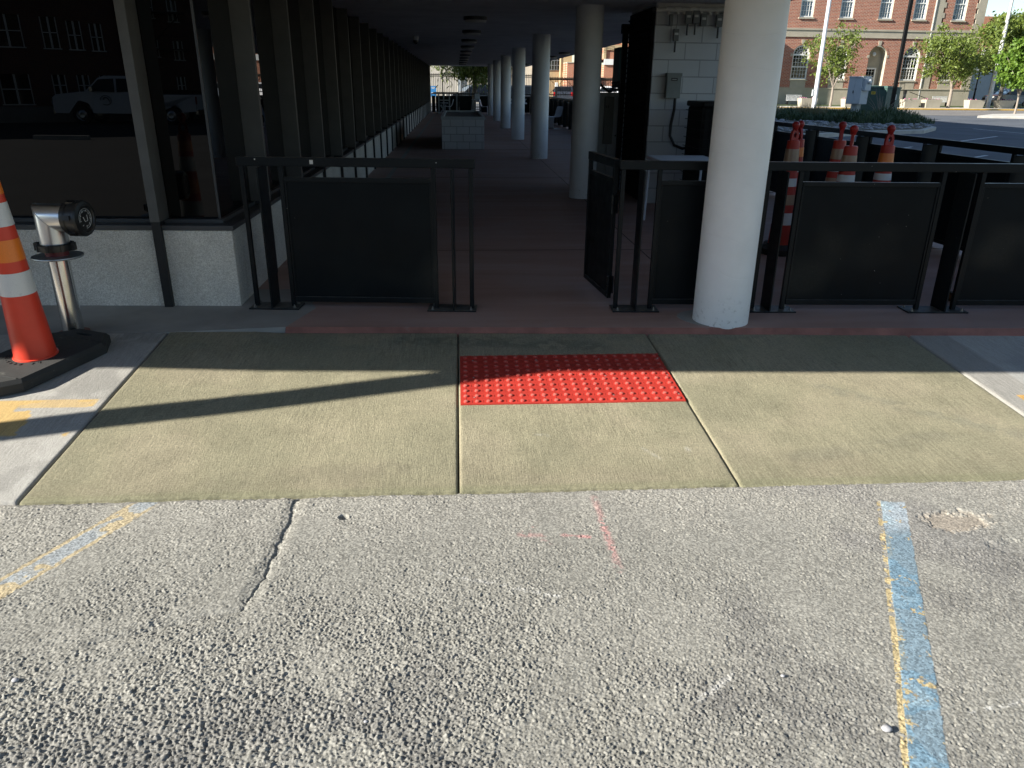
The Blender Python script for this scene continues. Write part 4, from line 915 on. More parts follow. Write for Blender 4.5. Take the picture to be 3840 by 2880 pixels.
# ------------------------------------------------------------ things beyond the far end
def picket(name, label, x0, x1, y, z0, z1, posts, braces=False, rails=(.09, .2), step=.13):
    t = empty(name, (x0, y, 0), 0, label, 'fence' if not braces else 'gate'); L = x1 - x0
    q = MB()
    for z in (z1 - rails[0], z1 - rails[1], z0 + .12): q.box(0, L, -.015, .015, z - .03, z + .03)
    q.build('rails', M_['blkpole'], t)
    q = MB(); x = 0
    while x < L: q.box(x, x + .028, -.014, .014, z0, z1); x += step
    q.build('pickets', M_['blkpole'], t)
    for p in posts: q = MB(); q.box(p - .04 - x0, p + .04 - x0, -.04, .04, -.12, z1 + .05); q.build('post', M_['blkpole'], t)
    if braces:
        q = MB(); xx = .3
        q.box(0, L, -.03, .03, z1 - .2, z1 - .13)
        while xx < L - 1:
            for s in (1, -1):
                M = Matrix.Translation((xx + .6, -.03, (z0 + z1) / 2)) @ Matrix.Rotation(s * math.atan2(z1 - z0 - .25, 1.2), 4, 'Y'); q.box(-.88, .88, -.012, .012, -.015, .015, 0, M)
            xx += 1.2
        q.build('braces', M_['blkpole'], t)
    return t
picket('picket_fence', 'black iron picket fence beyond the far end of the walkway', -9, 6.5, 60, -.1, 2.35, [-3.2, -1.05, .36, .92, 2.9, 4.9, 6.45])
picket('sliding_gate', 'black picket sliding gate with X braces behind the columns', 6.6, 13.2, 60.2, .84, 2.2, [6.62, 13.15], True)
picket('picket_fence', 'black iron picket fence panel to the right of the sliding gate', 13.3, 20, 60, .1, 2.3, [13.3, 15.5, 17.7])
t = empty('sign_board', (-1.68, 58, 0), 0, 'small blue sign board with white lettering at the left of the walkway end', 'sign')
q = MB(); q.box(-.30, .2, -.02, .02, .75, 1.47); k = q.build('panel', M_['bluesign'], t); q = MB()
for z, a in ((1.36, .14), (1.29, .10), (1.0, .15), (.93, .12)): q.box(-.02 - a, -.02 + a, -.026, -.022, z, z + .03)
q.build('lettering', M_['white'], k); q = MB(); q.box(-.03, .01, -.018, .018, -.12, .75); q.build('post', M_['blkpole'], t)
t = empty('beige_building', (-14, 80, 0), 0, 'long pale beige building wall beyond the picket fence', 'building')
q = MB(); q.box(0, 22.3, 0, 12, -.3, 7); q.build('wall', M_['beige'], t)
for x in (6.5, 14.1, 19): q = MB(); q.box(x, x + .35, -.15, -.002, -.3, 7); q.build('pilaster', M_['cabgrey'], t)
t = empty('tan_building', (8.5, 78, 0), 0, 'tan industrial building with a large gridded window', 'building')
q = MB(); q.box(0, 2.6, 0, 10, -.3, 7); q.build('wall', M_['tan'], t)
q = MB(); q.box(.08, 1.45, -.06, -.01, 2.95, 5); k = q.build('window', M_['paned'], t); q = MB()
for i in range(6): q.box(.08 + i * .27, .10 + i * .27, -.08, -.062, 2.95, 5)
for i in range(5): q.box(.08, 1.45, -.08, -.062, 2.97 + i * .42, 2.99 + i * .42)
q.build('glazing_bars', M_['cabgrey'], k)
t = empty('utility_pole', (9.85, 76.5, 0), 0, 'wooden utility pole in front of the tan building', 'pole'); q = MB(); q.tube([(0, 0, -.2), (0, 0, 9)], [.14, .1], 10); q.build('shaft', M_['tan'], t); q = MB(); q.box(-1, 1, -.05, .05, 8.2, 8.3); q.build('crossarm', M_['wood'], t)
t = empty('orange_shed', (10.3, 75.3, 0), 0, 'low orange brick shed beside the tan building', 'building')
q = MB(); q.box(0, 1.15, 0, 4, -.3, 3.55); q.build('wall', M_['brickor'], t); q = MB(); q.box(-.03, 1.18, -.05, 4.05, 3.55, 3.63); q.build('coping', M_['stone'], t)
t = empty('corner_building', (13.9, 76, 0), 0, 'orange brick building with cream bands and a white beam over a dark opening', 'building')
q = MB(); q.box(0, 12, 0, 12, 3.95, 9); q.build('upper_wall', M_['brickor'], t); q = MB(); q.box(0, 1.0, 0, 12, -.3, 3.45); q.build('lower_wall', M_['brickor'], t)
q = MB(); q.box(-.05, 12, -.12, -.002, 3.45, 3.95); q.build('white_beam', M_['white'], t)
q = MB(); q.box(-.1, .12, -.1, -.003, 3.95, 9); q.box(1.55, 1.72, -.1, -.003, 3.95, 9); q.box(.12, 1.55, -.08, -.003, 4.72, 5.15); q.build('cream_band', M_['tan'], t)
q = MB(); q.box(1.0, 12, .6, .7, -.3, 3.45); q.build('opening_back', M_['brickdk'], t); q = MB(); q.box(1.15, 1.9, .3, .38, -.3, 2.9); q.build('pale_door', M_['white'], t)
q = MB(); q.box(.98, 1.10, -.06, .2, -.3, 3.45); q.build('jamb', M_['white'], t)
q = MB()
for i in range(5): q.tube([(x, 74 + .1 * i, 4.35 + .13 * i + .25 * ((x - 11.5) / 3) ** 2) for x in np.linspace(8.5, 14.5, 9)], .018, 4)
tag(q.build('overhead_wires', M_['blkpole']), 'sagging overhead wires in front of the orange brick buildings', 'wires', kind='stuff')
t = empty('lockbox_post', (7.43, 59.9, 0), 0, 'white keypad box on a dark post at the sliding gate', 'gate keypad'); q = MB(); q.box(-.11, .11, -.08, .0, 1.5, 1.8); q.build('box', M_['white'], t, bevel=.02); q = MB(); q.box(-.09, .09, -.06, .0, -.12, 1.5); q.build('post', M_['plast'], t)

# ------------------------------------------------------------ vehicles
def vehicle(name, label, loc, rz, paint, kind='car', cat='car', group='parked vehicles', detail=True):
    """local x is forward"""
    t = empty(name, loc, rz, label, cat, group)
    if kind == 'pickup':
        L, W, zb = 5.9, 1.95, .45
        side = [(-2.95, zb + .1), (-2.95, 1.22), (-.55, 1.22), (-.55, 1.30), (-.45, 1.88), (-.15, 1.95), (.75, 1.95), (1.0, 1.86), (1.55, 1.33), (2.75, 1.2), (2.93, 1.08), (2.95, .62), (2.9, zb), (2.35, zb), (2.30, .70), (2.1, .92), (1.8, .95), (1.5, .85), (1.38, .62), (1.36, zb), (-1.35, zb), (-1.4, .7), (-1.6, .92), (-1.9, .95), (-2.2, .85), (-2.32, .62), (-2.35, zb + .05)]
        wins = [[(1.42, 1.36), (.98, 1.80), (.35, 1.84), (.35, 1.30)], [(.25, 1.30), (.25, 1.84), (-.28, 1.84), (-.38, 1.34)]]; wx = (1.85, -1.85); wr = .38; ws = [(1.5, 1.36), (1.02, 1.84)]; belt = 1.26
    elif kind == 'van':
        L, W = 5.0, 1.95; side = [(-2.5, .35), (-2.5, 1.9), (-2.4, 2.05), (1.2, 2.05), (1.9, 1.35), (2.4, 1.1), (2.5, .8), (2.48, .35), (2.0, .35), (1.9, .62), (1.6, .75), (1.3, .62), (1.2, .35), (-1.2, .35), (-1.3, .62), (-1.6, .75), (-1.9, .62), (-2.0, .35)]
        wins = [[(1.65, 1.3), (1.15, 1.85), (.4, 1.85), (.4, 1.25)], [(.3, 1.25), (.3, 1.85), (-.8, 1.85), (-.8, 1.25)], [(-.95, 1.25), (-.95, 1.85), (-2.2, 1.85), (-2.2, 1.25)]]; wx = (1.6, -1.6); wr = .35; ws = [(1.88, 1.38), (1.25, 1.98)]; belt = 1.2
    elif kind == 'suv':
        L, W = 4.7, 1.88; side = [(-2.3, .4), (-2.35, .95), (-2.25, 1.2), (-2.0, 1.62), (-1.6, 1.72), (.3, 1.72), (.55, 1.66), (1.2, 1.16), (2.15, 1.02), (2.32, .85), (2.35, .4), (1.85, .38), (1.78, .62), (1.5, .76), (1.2, .64), (1.1, .38), (-1.0, .38), (-1.1, .64), (-1.4, .76), (-1.7, .64), (-1.78, .4)]
        wins = [[(1.02, 1.18), (.5, 1.58), (-.1, 1.60), (-.1, 1.12)], [(-.2, 1.12), (-.2, 1.60), (-1.1, 1.60), (-1.1, 1.12)], [(-1.2, 1.12), (-1.2, 1.6), (-1.7, 1.58), (-2.0, 1.2)]]; wx = (1.48, -1.4); wr = .34; ws = [(1.14, 1.2), (.58, 1.64)]; belt = 1.1
    hw = W / 2
    q = MB(); n = len(side)
    nar = lambda z: hw - max(0, (z - belt)) * .22
    vs = [(x, s * nar(z), z) for s in (-1, 1) for x, z in side]
    bm = bmesh.new(); vv = [bm.verts.new(v) for v in vs]
    a = bm.faces.new(vv[:n]); b_ = bm.faces.new(list(reversed(vv[n:])))
    bmesh.ops.triangulate(bm, faces=[a, b_]); bm.verts.index_update(); q.add(vs, [tuple(v.index for v in f.verts) for f in bm.faces] + [(i, (i + 1) % n, n + (i + 1) % n, n + i) for i in range(n)]); bm.free()
    body = q.build('body', paint, t, bevel=.03, smooth=True, angle=30)
    for s in (-1, 1):
        for wp in wins:
            m = len(wp); q = MB(); q.add([(x, s * (nar(z) + .006), z) for x, z in wp] + [(x, s * (nar(z) - .03), z) for x, z in wp], [tuple(range(m)), tuple(range(2 * m - 1, m - 1, -1))] + [(i, (i + 1) % m, m + (i + 1) % m, m + i) for i in range(m)]); q.build('side_window', M_['paned'], t)
    for pts, nm in ((ws, 'windscreen'),):
        (xa, za), (xb, zb_) = pts; q = MB(); o_ = .012; q.quad((xa + o_, -nar(za) + .08, za + o_), (xa + o_, nar(za) - .08, za + o_), (xb + o_, nar(zb_) - .07, zb_ + o_), (xb + o_, -nar(zb_) + .07, zb_ + o_)); q.build(nm, M_['paneb'], t)
    if kind != 'pickup':
        xr = {'van': (-2.512, -2.512), 'suv': (-2.275, -2.03)}[kind]; q = MB(); q.quad((xr[0], -hw + .2, 1.25), (xr[0], hw - .2, 1.25), (xr[1], hw - .3, 1.6), (xr[1], -hw + .3, 1.6)); q.build('rear_window', M_['paned'], t)
    fx = side[[i for i, p in enumerate(side) if p[0] == max(a[0] for a in side)][0]][0]; bx = min(a[0] for a in side)
    for s in (-1, 1):
        q = MB(); q.box(fx - .02, fx + .012, s * (hw - .28) - .13, s * (hw - .28) + .13, .82, .98); q.build('headlight', M_['labelw'], t)
        q = MB(); q.box(bx - .012, bx + .03, s * (hw - .12) - .1, s * (hw - .12) + .1, .85, 1.15); q.build('tail_light', M_['redl'], t)
        q = MB(); q.box(ws[0][0] - .35, ws[0][0] - .22, s * (hw + .02), s * (hw + .2), belt + .05, belt + .27); q.build('wing_mirror', M_['plast'] if kind != 'pickup' else M_['chrome'], t, bevel=.02)
    q = MB(); q.box(fx - .05, fx + .06, -hw + .05, hw - .05, .42, .62); q.box(bx - .06, bx + .05, -hw + .05, hw - .05, .42, .62); q.build('bumper', M_['chrome'] if kind == 'pickup' else M_['plast'], t, bevel=.02)
    for x in wx:
        for s in (-1, 1):
            M = Matrix.Translation((x, s * (hw - .13), wr)) @ Matrix.Rotation(rad(90), 4, 'X')
            wh = empty('wheel', (0, 0, 0)); wh.parent = t
            q = MB(); q.lathe([(wr * .6, -.11), (wr * .95, -.115), (wr, -.08), (wr, .08), (wr * .95, .115), (wr * .6, .11)], seg=24, M=M, cap=False); q.build('tyre', M_['tyre'], wh, smooth=True, angle=50)
            q = MB(); q.lathe([(.02, -.09), (wr * .3, -.1), (wr * .55, -.06), (wr * .62, -.1), (wr * .62, .1), (wr * .55, .06), (wr * .3, .1), (.02, .09)], seg=16, M=M); q.build('rim', M_['alum'], wh)
    if kind == 'pickup':
        q = MB()
        for s in (-1, 1): q.tube([(2.98, s * .35, .5), (3.08, s * .35, .8), (3.05, s * .35, 1.12), (2.95, s * .4, 1.2)], .03, 8); q.tube([(3.05, s * .35, .9), (3.05, s * .8, .9), (2.95, s * .9, .75), (2.98, s * .5, .6)], .025, 8)
        q.tube([(3.05, -.35, 1.12), (3.05, .35, 1.12)], .03, 8); q.tube([(3.08, -.35, .8), (3.08, .35, .8)], .03, 8); q.build('brush_guard', M_['chrome'], t, smooth=True)
        q = MB()
        for s in (-1, 1):
            q.tube([(.75 + .22 * math.cos(a) , s * (hw + .008), .98 + .19 * math.sin(a)) for a in [k * .3 for k in range(19)]], .014, 5)
            q.tube([(.75 + .12 * math.cos(a) - .03, s * (hw + .008), 1.0 + .10 * math.sin(a * 1.3)) for a in [k * .3 for k in range(12)]], .02, 5)
        q.build('door_emblem', M_['boxgrey'], t)
    return t
# mirrored positions: things seen only in the window reflection stand behind the camera
def mir(x, y):
    P = Vector((x, y, 0)); n = Vector((.042, 1, 0)).normalized(); return P - 2 * n * ((P - Vector((-1.8, 5.86, 0))) @ n)
p = mir(-14.15, 36.1)
vehicle('pickup_truck', 'white pickup truck with a door emblem parked across the lot, seen in the window reflection', (p.x, p.y, ZA), rad(180 - 4.8), M_['truckb'], 'pickup', 'pickup truck')
vehicle('parked_car', 'silver car with a bluish windscreen behind the picket fence', (1.55, 66.5, -.125), rad(195), M_['card'], 'suv')
vehicle('parked_car', 'dark car parked just right of the silver one behind the fence', (4.9, 67.5, -.125), rad(185), M_['card'], 'suv')
vehicle('parked_car', 'dark sport utility car behind the X braced gate', (10.2, 76, -.125), rad(80), M_['card'], 'suv')
vehicle('parked_van', 'white van parked at the right behind the X braced gate', (11.8, 73.5, -.125), rad(85), M_['carw'], 'van', 'van')
vehicle('parked_car', 'white car with red tail light seen above the electrical cabinets', (14.0, 72, -.125), rad(70), M_['carw'], 'suv')
vehicle('parked_car', 'silver car beside the white one above the electrical cabinets', (16.6, 72.5, -.125), rad(80), M_['silver'], 'suv')
vehicle('parked_car', 'dark blue car in the shade behind the last planter', (57.5, 80.0, .05), rad(185), M_['card'], 'suv')

# ------------------------------------------------------------ walls with openings
def holed_wall(mb, x0, x1, z0, z1, holes, y=0, depth=.22, m=0, mr=1):
    """wall in the xz plane; holes: (xa, xb, za, zb) possibly with arch radius as fifth"""
    xs = sorted({x0, x1} | {h[0] for h in holes} | {h[1] for h in holes}); zs = sorted({z0, z1} | {h[2] for h in holes} | {h[3] for h in holes})
    xs = [x for x in xs if x0 <= x <= x1]; zs = [z for z in zs if z0 <= z <= z1]
    for i in range(len(xs) - 1):
        for j in range(len(zs) - 1):
            cx, cz = (xs[i] + xs[i + 1]) / 2, (zs[j] + zs[j + 1]) / 2
            if any(h[0] < cx < h[1] and h[2] < cz < h[3] for h in holes): continue
            mb.quad((xs[i], y, zs[j]), (xs[i + 1], y, zs[j]), (xs[i + 1], y, zs[j + 1]), (xs[i], y, zs[j + 1]), m=m)
    for h in holes:
        a, c, zb, zt = h[:4]
        if len(h) > 4:
            r = (c - a) / 2; mx = (a + c) / 2; sp = zt - r; N = 10
            arc = [(mx + r * math.cos(math.pi * k / (2 * N)), sp + r * math.sin(math.pi * k / (2 * N))) for k in range(2 * N + 1)]
            for k in range(N): mb.quad((c, y, zt), (arc[k + 1][0], y, arc[k + 1][1]), (arc[k][0], y, arc[k][1]), m=m); mb.quad((a, y, zt), (arc[2 * N - k][0], y, arc[2 * N - k][1]), (arc[2 * N - k - 1][0], y, arc[2 * N - k - 1][1]), m=m)
            pts = [(c, zb)] + arc + [(a, zb)]
        else: pts = [(c, zb), (c, zt), (a, zt), (a, zb)]
        for k in range(len(pts) - 1):
            (xa, za), (xb, zb2) = pts[k], pts[k + 1]; mb.quad((xa, y, za), (xb, y, zb2), (xb, y + depth, zb2), (xa, y + depth, za), m=mr)
        mb.quad((c, y, zb), (a, y, zb), (a, y + depth, zb), (c, y + depth, zb), m=mr)
def sash(parent, cx, z0, z1, w_, pane, y=.2, nx=4, nz=6, fw=.12, arch=False, name='window', frame='white'):
    a, c = cx - w_ / 2, cx + w_ / 2; q = MB(); top = z1 - (w_ / 2 if arch else 0)
    q.box(a, a + fw, y - .1, y, z0, top); q.box(c - fw, c, y - .1, y, z0, top); q.box(a + fw, c - fw, y - .1, y, z0, z0 + fw); 
    if not arch: q.box(a + fw, c - fw, y - .1, y, z1 - fw, z1)
    q.box(a + fw, c - fw, y - .08, y - .01, (z0 + top) / 2 - .04, (z0 + top) / 2 + .04)
    for i in range(1, nx): x = a + fw + (w_ - 2 * fw) * i / nx; q.box(x - .012, x + .012, y - .06, y - .015, z0 + fw, top)
    for i in range(1, nz):
        z = z0 + fw + (top - z0 - fw) * i / nz; q.box(a + fw, c - fw, y - .055, y - .018, z - .010, z + .010)
    if arch:
        R = w_ / 2; q.box(a, c, y - .12, y, top - .09, top + .07)
        pts = [(cx + R * math.cos(t), top + R * math.sin(t)) for t in [math.pi * k / 20 for k in range(21)]]; pi_ = [(cx + (R - fw) * math.cos(t), top + (R - fw) * math.sin(t)) for t in [math.pi * k / 20 for k in range(21)]]
        for k in range(20): q.quad((pts[k][0], y - .1, pts[k][1]), (pts[k + 1][0], y - .1, pts[k + 1][1]), (pi_[k + 1][0], y - .1, pi_[k + 1][1]), (pi_[k][0], y - .1, pi_[k][1])); q.quad((pi_[k][0], y - .1, pi_[k][1]), (pi_[k + 1][0], y - .1, pi_[k + 1][1]), (pi_[k + 1][0], y, pi_[k + 1][1]), (pi_[k][0], y, pi_[k][1]))
        for t in [math.pi * k / 8 for k in range(1, 8)]: q.tube([(cx + .18 * math.cos(t), y - .04, top + .07 + .18 * math.sin(t)), (cx + (R - .1) * math.cos(t), y - .04, top + (R - .1) * math.sin(t))], .018, 4)
        for r_ in (.2, R * .52): q.tube([(cx + r_ * math.cos(t), y - .04, top + .05 + r_ * math.sin(t)) for t in [math.pi * k / 10 for k in range(11)]], .02, 4)
    f = q.build(name, M_[frame], parent)
    q = MB()
    if arch: q.quad(*([(a, y, z0), (c, y, z0)] + [(cx + w_ / 2 * math.cos(t), y, top + w_ / 2 * math.sin(t)) for t in [math.pi * k / 12 for k in range(13)]]))
    else: q.quad((a, y, z0), (c, y, z0), (c, y, z1), (a, y, z1))
    q.build('pane', pane, f)
    return f
# ------------------------------------------------------------ the historic brick building across the road
hb = empty('brick_building', (47.6, 79.5, 0), math.atan(.04), 'historic red brick building with limestone trim and arched white windows', 'building')
lc = [-21.5, -17.45, -13.45, -9.42, -1.78, 2.40]; uc = [-21.6, -17.6, -13.5, -9.42, -5.38, -1.78, 2.40]
b = MB()
lower = [(c - .86, c + .86, 2.4, 5.55, 1) for c in lc] + [(-5.42 - .95, -5.42 + .95, 1.66, 5.6, 1)]
upper = [(c - .68, c + .68, 8.02, 10.9) for c in uc]
holed_wall(b, -24, -.32, 1.66, 6.3, [h for h in lower if h[1] < -.3], m=0, mr=1); holed_wall(b, .66, 4.2, 1.66, 6.3, [lower[5]], m=0, mr=1)
holed_wall(b, -24, -.32, 7.06, 14, [h for h in upper if h[1] < -.3], m=0, mr=1); holed_wall(b, .8, 4.1, 7.10, 14, [upper[6]], m=0, mr=1)
b.quad((5.12, 0, -.3), (5.12, 16, -.3), (5.12, 16, 14), (5.12, 0, 14), m=0); b.quad((-24, 0, -.3), (-24, 0, 14), (-24, 16, 14), (-24, 16, -.3), m=0); b.quad((-24, 0, 14), (5.12, 0, 14), (5.12, 16, 14), (-24, 16, 14), m=1)
b.build('brick_wall', [M_['brick'], M_['stone']], hb)
q = MB(); q.box(-24, 5.2, -.08, .3, -.3, 1.62); q.box(-24, 5.25, -.13, .0, 1.55, 1.66); q.build('stone_base', M_['stone'], hb)
q = MB(); q.box(-24, 5.2, -.05, .3, 6.3, 6.98); q.box(-24, 5.24, -.11, .0, 6.9, 7.06); q.box(-24, 5.22, -.08, -.01, 6.28, 6.34); q.build('stone_band', M_['stone'], hb)
q = MB()
q.box(-.32, .66, -.04, .3, 1.66, 6.28); q.box(4.2, 5.14, -.04, .3, 1.66, 6.28)
q.box(-.32, .62, -.04, .3, 7.06, 14); q.box(4.28, 5.14, -.04, .3, 7.06, 14)
for i in range(12):
    if i % 2 == 0: q.box(.62, .84, -.038, .3, 7.3 + i * .46, 7.76 + i * .46); q.box(4.06, 4.28, -.038, .3, 7.3 + i * .46, 7.76 + i * .46)
q.box(.62, 4.28, -.036, .3, 7.06, 7.16)
q.build('stone_quoins', M_['stone'], hb)
for c in lc + [-5.42]:
    q = MB(); q.prism([(c - .12, 5.62), (c + .12, 5.62), (c + .18, 6.05), (c - .18, 6.05)], -.001, .06, M=Matrix.Rotation(rad(90), 4, 'X')); q.build('keystone', M_['stone'], hb)
for c in lc:
    sash(hb, c, 2.42, 5.55, 1.72, M_['paned'], nx=5, nz=6, arch=True); q = MB(); q.box(c - .95, c + .95, -.07, .2, 2.28, 2.40); q.box(c - .8, c + .8, -.02, .1, 1.66, 2.28); q.build('stone_sill', M_['stone'], hb)
for c in uc:
    sash(hb, c, 8.03, 10.9, 1.34, M_['paneb'], nx=4, nz=6); q = MB(); q.box(c - .80, c + .80, -.09, .2, 7.88, 8.02); q.build('stone_sill', M_['stone'], hb)
# brick arch rings
for c in lc + [-5.42]:
    q = MB(); R1_, R2_ = (.88, 1.06) if c != -5.42 else (.97, 1.15); z_ = 5.55 - .86 if c != -5.42 else 5.6 - .95
    for k in range(16):
        t0, t1 = math.pi * k / 16, math.pi * (k + 1) / 16 - .02; q.quad(*[(c + r_ * math.cos(t), -.02, z_ + r_ * math.sin(t)) for r_, t in ((R1_, t0), (R1_, t1), (R2_, t1), (R2_, t0))])
    q.build('arch_ring', M_['brick'], hb)
    q = MB()
    for s in (-1, 1): q = MB(); q.box(c + s * 1.02 - .12, c + s * 1.02 + .12, -.03, -.005, z_ - .15, z_ + .1); q.build('spring_block', M_['stone'], hb)
# door niche
q = MB(); cx = -5.42; N = 14; dp = 1.0
pts = [(cx + .93, 1.66)] + [(cx + .93 * math.cos(math.pi * k / N), 4.65 + .93 * math.sin(math.pi * k / N)) for k in range(N + 1)] + [(cx - .93, 1.66)]
for k in range(len(pts) - 1): q.quad((pts[k][0], .2, pts[k][1]), (pts[k + 1][0], .2, pts[k + 1][1]), (pts[k + 1][0], dp, pts[k + 1][1]), (pts[k][0], dp, pts[k][1]))
q.quad(*[(x, dp, z) for x, z in pts]); q.build('door_niche', M_['stone'], hb, smooth=True)
f = sash(hb, cx, 1.66, 3.6, 1.2, M_['paned'], y=dp - .02, nx=3, nz=5, fw=.14, name='door')
q = MB(); q.lathe([(.001, -.2), (.14, -.14), (.2, 0), (.14, .14), (.001, .2)], (cx - .1, .55, 4.85), 16); q.build('globe_lamp', M_['white'], hb, smooth=True)
q = MB(); q.box(.26 - .55, .34 - .55, -.10, -.04, .3, 14); q.build('downspout', M_['labelw'], hb)
q = MB(); q.box(-7.2, -3.6, -1.6, -.15, -.3, 1.3); q.build('entrance_steps', M_['stone'], hb)
q = MB(); q.tube([(-4.2, -1.5, 2.1), (-2.9, -1.5, 2.1)], .03, 5)
for x in (-4.2, -3.75, -3.3, -2.9): q.tube([(x, -1.5, 1.3), (x, -1.5, 2.1)], .02, 5)
q.build('handrail', M_['blkpole'], hb); q = MB(); q.tube([(-1.6, -.5, 1.35), (1.1, -.6, .5)], .03, 5); q.build('handrail', M_['blkpole'], hb)
# neighbours further back
t = empty('red_annex', (62, 100, 0), 0, 'plain orange red brick building just right of the historic one', 'building'); q = MB(); q.box(0, 10.6, 0, 10, 5.2, 10.2); q.build('wall', M_['brickor'], t); q = MB(); q.box(0, 40, .5, 10, -.3, 5.2); q.build('lower_wall', M_['cabgrey'], t)
q = MB()
for x in (7.3, 10.5, 14.5, 18.6): q.box(x, x + 1.3, .4, .48, 1.5, 4.4)
q.build('window', M_['green'], t)
t = empty('cream_building', (73.2, 101.2, 0), 0, 'cream rendered building behind the large ash tree', 'building'); q = MB(); q.box(0, 30, 0, 12, 5.3, 10.2); q.build('wall', M_['beige'], t); q = MB(); q.box(0, 30, -.08, 0, 9.9, 10.3); q.build('coping', M_['sill'], t)

# ------------------------------------------------------------ street side
b = MB(); b.prism([(12, 69.2), (110, 71.2), (110, 71.45), (12, 69.45)], -.2, .0); tag(b.build('kerb', M_['yelk'], bevel=.02), kind='structure')
b = MB(); b.prism([(12, 69.46), (110, 71.46), (110, 76.0), (12, 74.0)], -.25, .0); tag(b.build('pavement', M_['concl']), kind='structure')
b = MB(); b.prism([(12, 74.01), (110, 76.01), (110, 100), (12, 95)], -.25, .05); tag(b.build('lawn', M_['grass']), kind='structure')
b = MB(); b.quad((41, 65.2, -.112), (60, 65.7, -.112), (60, 65.82, -.112), (41, 65.32, -.112)); tag(b.build('road_marking', M_['linew']), kind='structure')
lines = [((16.6, 25.9), (21.6, 30.2)), ((24.6, 36.2), (24.4, 32.0)), ((12.8, 19.4), (15.0, 21.2)), ((12.6, 22.6), (14.6, 24.3))]
for a, c in lines:
    d = Vector((c[0] - a[0], c[1] - a[1], 0)).normalized(); n = Vector((-d.y, d.x, 0)) * .05; A = Vector((*a, -.12)); C = Vector((*c, -.12)); b = MB(); b.quad(A - n, C - n, C + n, A + n); tag(b.build('parking_line', M_['linew']), kind='structure')
# kerb island with plants
isl = [(9, 29.2), (13, 28.3), (16.5, 30.6), (19.5, 31.8), (21.7, 34.5), (23.0, 37.8), (25.0, 42), (26.8, 45.6), (29, 52), (31, 60), (31.5, 66.5), (12, 67), (8, 50)]
b = MB(); b.prism(isl, -.25, .03); tag(b.build('kerb_island', M_['concl'], bevel=.03), kind='structure')
cxi, cyi = 20., 48.
ins = [(cxi + (x - cxi) * .965, cyi + (y - cyi) * .975) for x, y in isl]
b = MB(); b.prism(ins, .0, .05); tag(b.build('planting_bed', M_['dirt']), kind='structure')
def inside(x, y, poly):
    c = False; j = len(poly) - 1
    for i in range(len(poly)):
        xi, yi = poly[i]; xj, yj = poly[j]
        if (yi > y) != (yj > y) and x < (xj - xi) * (y - yi) / (yj - yi) + xi: c = not c
        j = i
    return c
R = random.Random(4); b = MB(); ct = 0
while ct < 1700:
    x, y = R.uniform(9, 27), R.uniform(28.5, 46)
    if not inside(x, y, ins): continue
    s = R.uniform(.05, .13); M = Matrix.Rotation(R.uniform(0, 6), 4, 'Z'); b.lathe([(.01, -.5), (.8, -.3), (1, 0), (.7, .45), (.01, .55)], (x, y, .07), 6, M=M @ Matrix.Diagonal((s, s * .7, s * .6, 1))); ct += 1
tag(b.build('river_rocks', M_['rock'], smooth=True, angle=180), 'bed of pale river rocks round the shrubs on the kerb island', 'rocks', kind='stuff')
def tufts(name, pts, nper, hgt, m, parent=None, spread=.35, wdt=.03, seed=1, leafy=False):
    rs = np.random.RandomState(seed); V = []; n = 0
    for (x, y, z, s) in pts:
        k = int(nper * s); a = rs.uniform(0, 6.28, k); r = np.sqrt(rs.rand(k)) * spread * s; px = x + r * np.cos(a); py = y + r * np.sin(a)
        h = hgt * s * rs.uniform(.4, 1.1, k); le = rs.uniform(.1, .7, k) * h; aa = a + rs.normal(0, .6, k)
        if leafy: pz = z + rs.uniform(0, 1, k) * h * np.sqrt(np.clip(1 - (r / (spread * s)) ** 2, .05, 1)); h = np.full(k, wdt * 3) * rs.uniform(.6, 1.3, k); le = rs.uniform(-1, 1, k) * h
        else: pz = np.full(k, z)
        dx, dy = le * np.cos(aa), le * np.sin(aa); w_ = wdt * rs.uniform(.6, 1.2, k)
        P0 = np.stack([px - w_ * np.sin(aa) / 2, py + w_ * np.cos(aa) / 2, pz], -1); P1 = np.stack([px + w_ * np.sin(aa) / 2, py - w_ * np.cos(aa) / 2, pz], -1); P2 = np.stack([px + dx, py + dy, pz + h], -1)
        V.append(np.stack([P0, P1, P2], 1).reshape(-1, 3)); n += k
    V = np.concatenate(V).astype(np.float32); me = bpy.data.meshes.new(name); me.vertices.add(3 * n); me.vertices.foreach_set('co', V.ravel()); me.loops.add(3 * n); me.loops.foreach_set('vertex_index', np.arange(3 * n, dtype=np.int32))
    me.polygons.add(n); me.polygons.foreach_set('loop_start', np.arange(0, 3 * n, 3, dtype=np.int32)); me.polygons.foreach_set('loop_total', np.full(n, 3, np.int32)); me.update(calc_edges=True); me.materials.append(m)
    o = bpy.data.objects.new(name, me); COL.objects.link(o)
    if parent: o.parent = parent
    return o
R = random.Random(9); pts = []
while len(pts) < 130:
    x, y = R.uniform(15, 28), R.uniform(36, 52)
    if inside(x, y, ins) and y > 37 + max(0, 19.5 - x) * 1.6 and abs(x - 24.7) > .3: pts.append((x, y, .02, R.uniform(.6, 1.5)))
tag(tufts('ground_cover', pts, 420, .30, M_['leafd'], spread=.75, wdt=.06, seed=3, leafy=True), 'low dark green shrubs massed on the kerb island', 'shrubs', kind='stuff')
sh = [((19.6, 37.6), 1.5, 'low yellow green shrub at the front of the rock bed'), ((21.9, 39.2), 1.7, 'dark green shrub at the foot of the black lamp pole'), ((17.8, 44.6), 1.5, 'rounded shrub in the rock bed left of the utility cabinet'), ((26.3, 46.2), .9, 'small shrub at the right foot of the green transformer')]
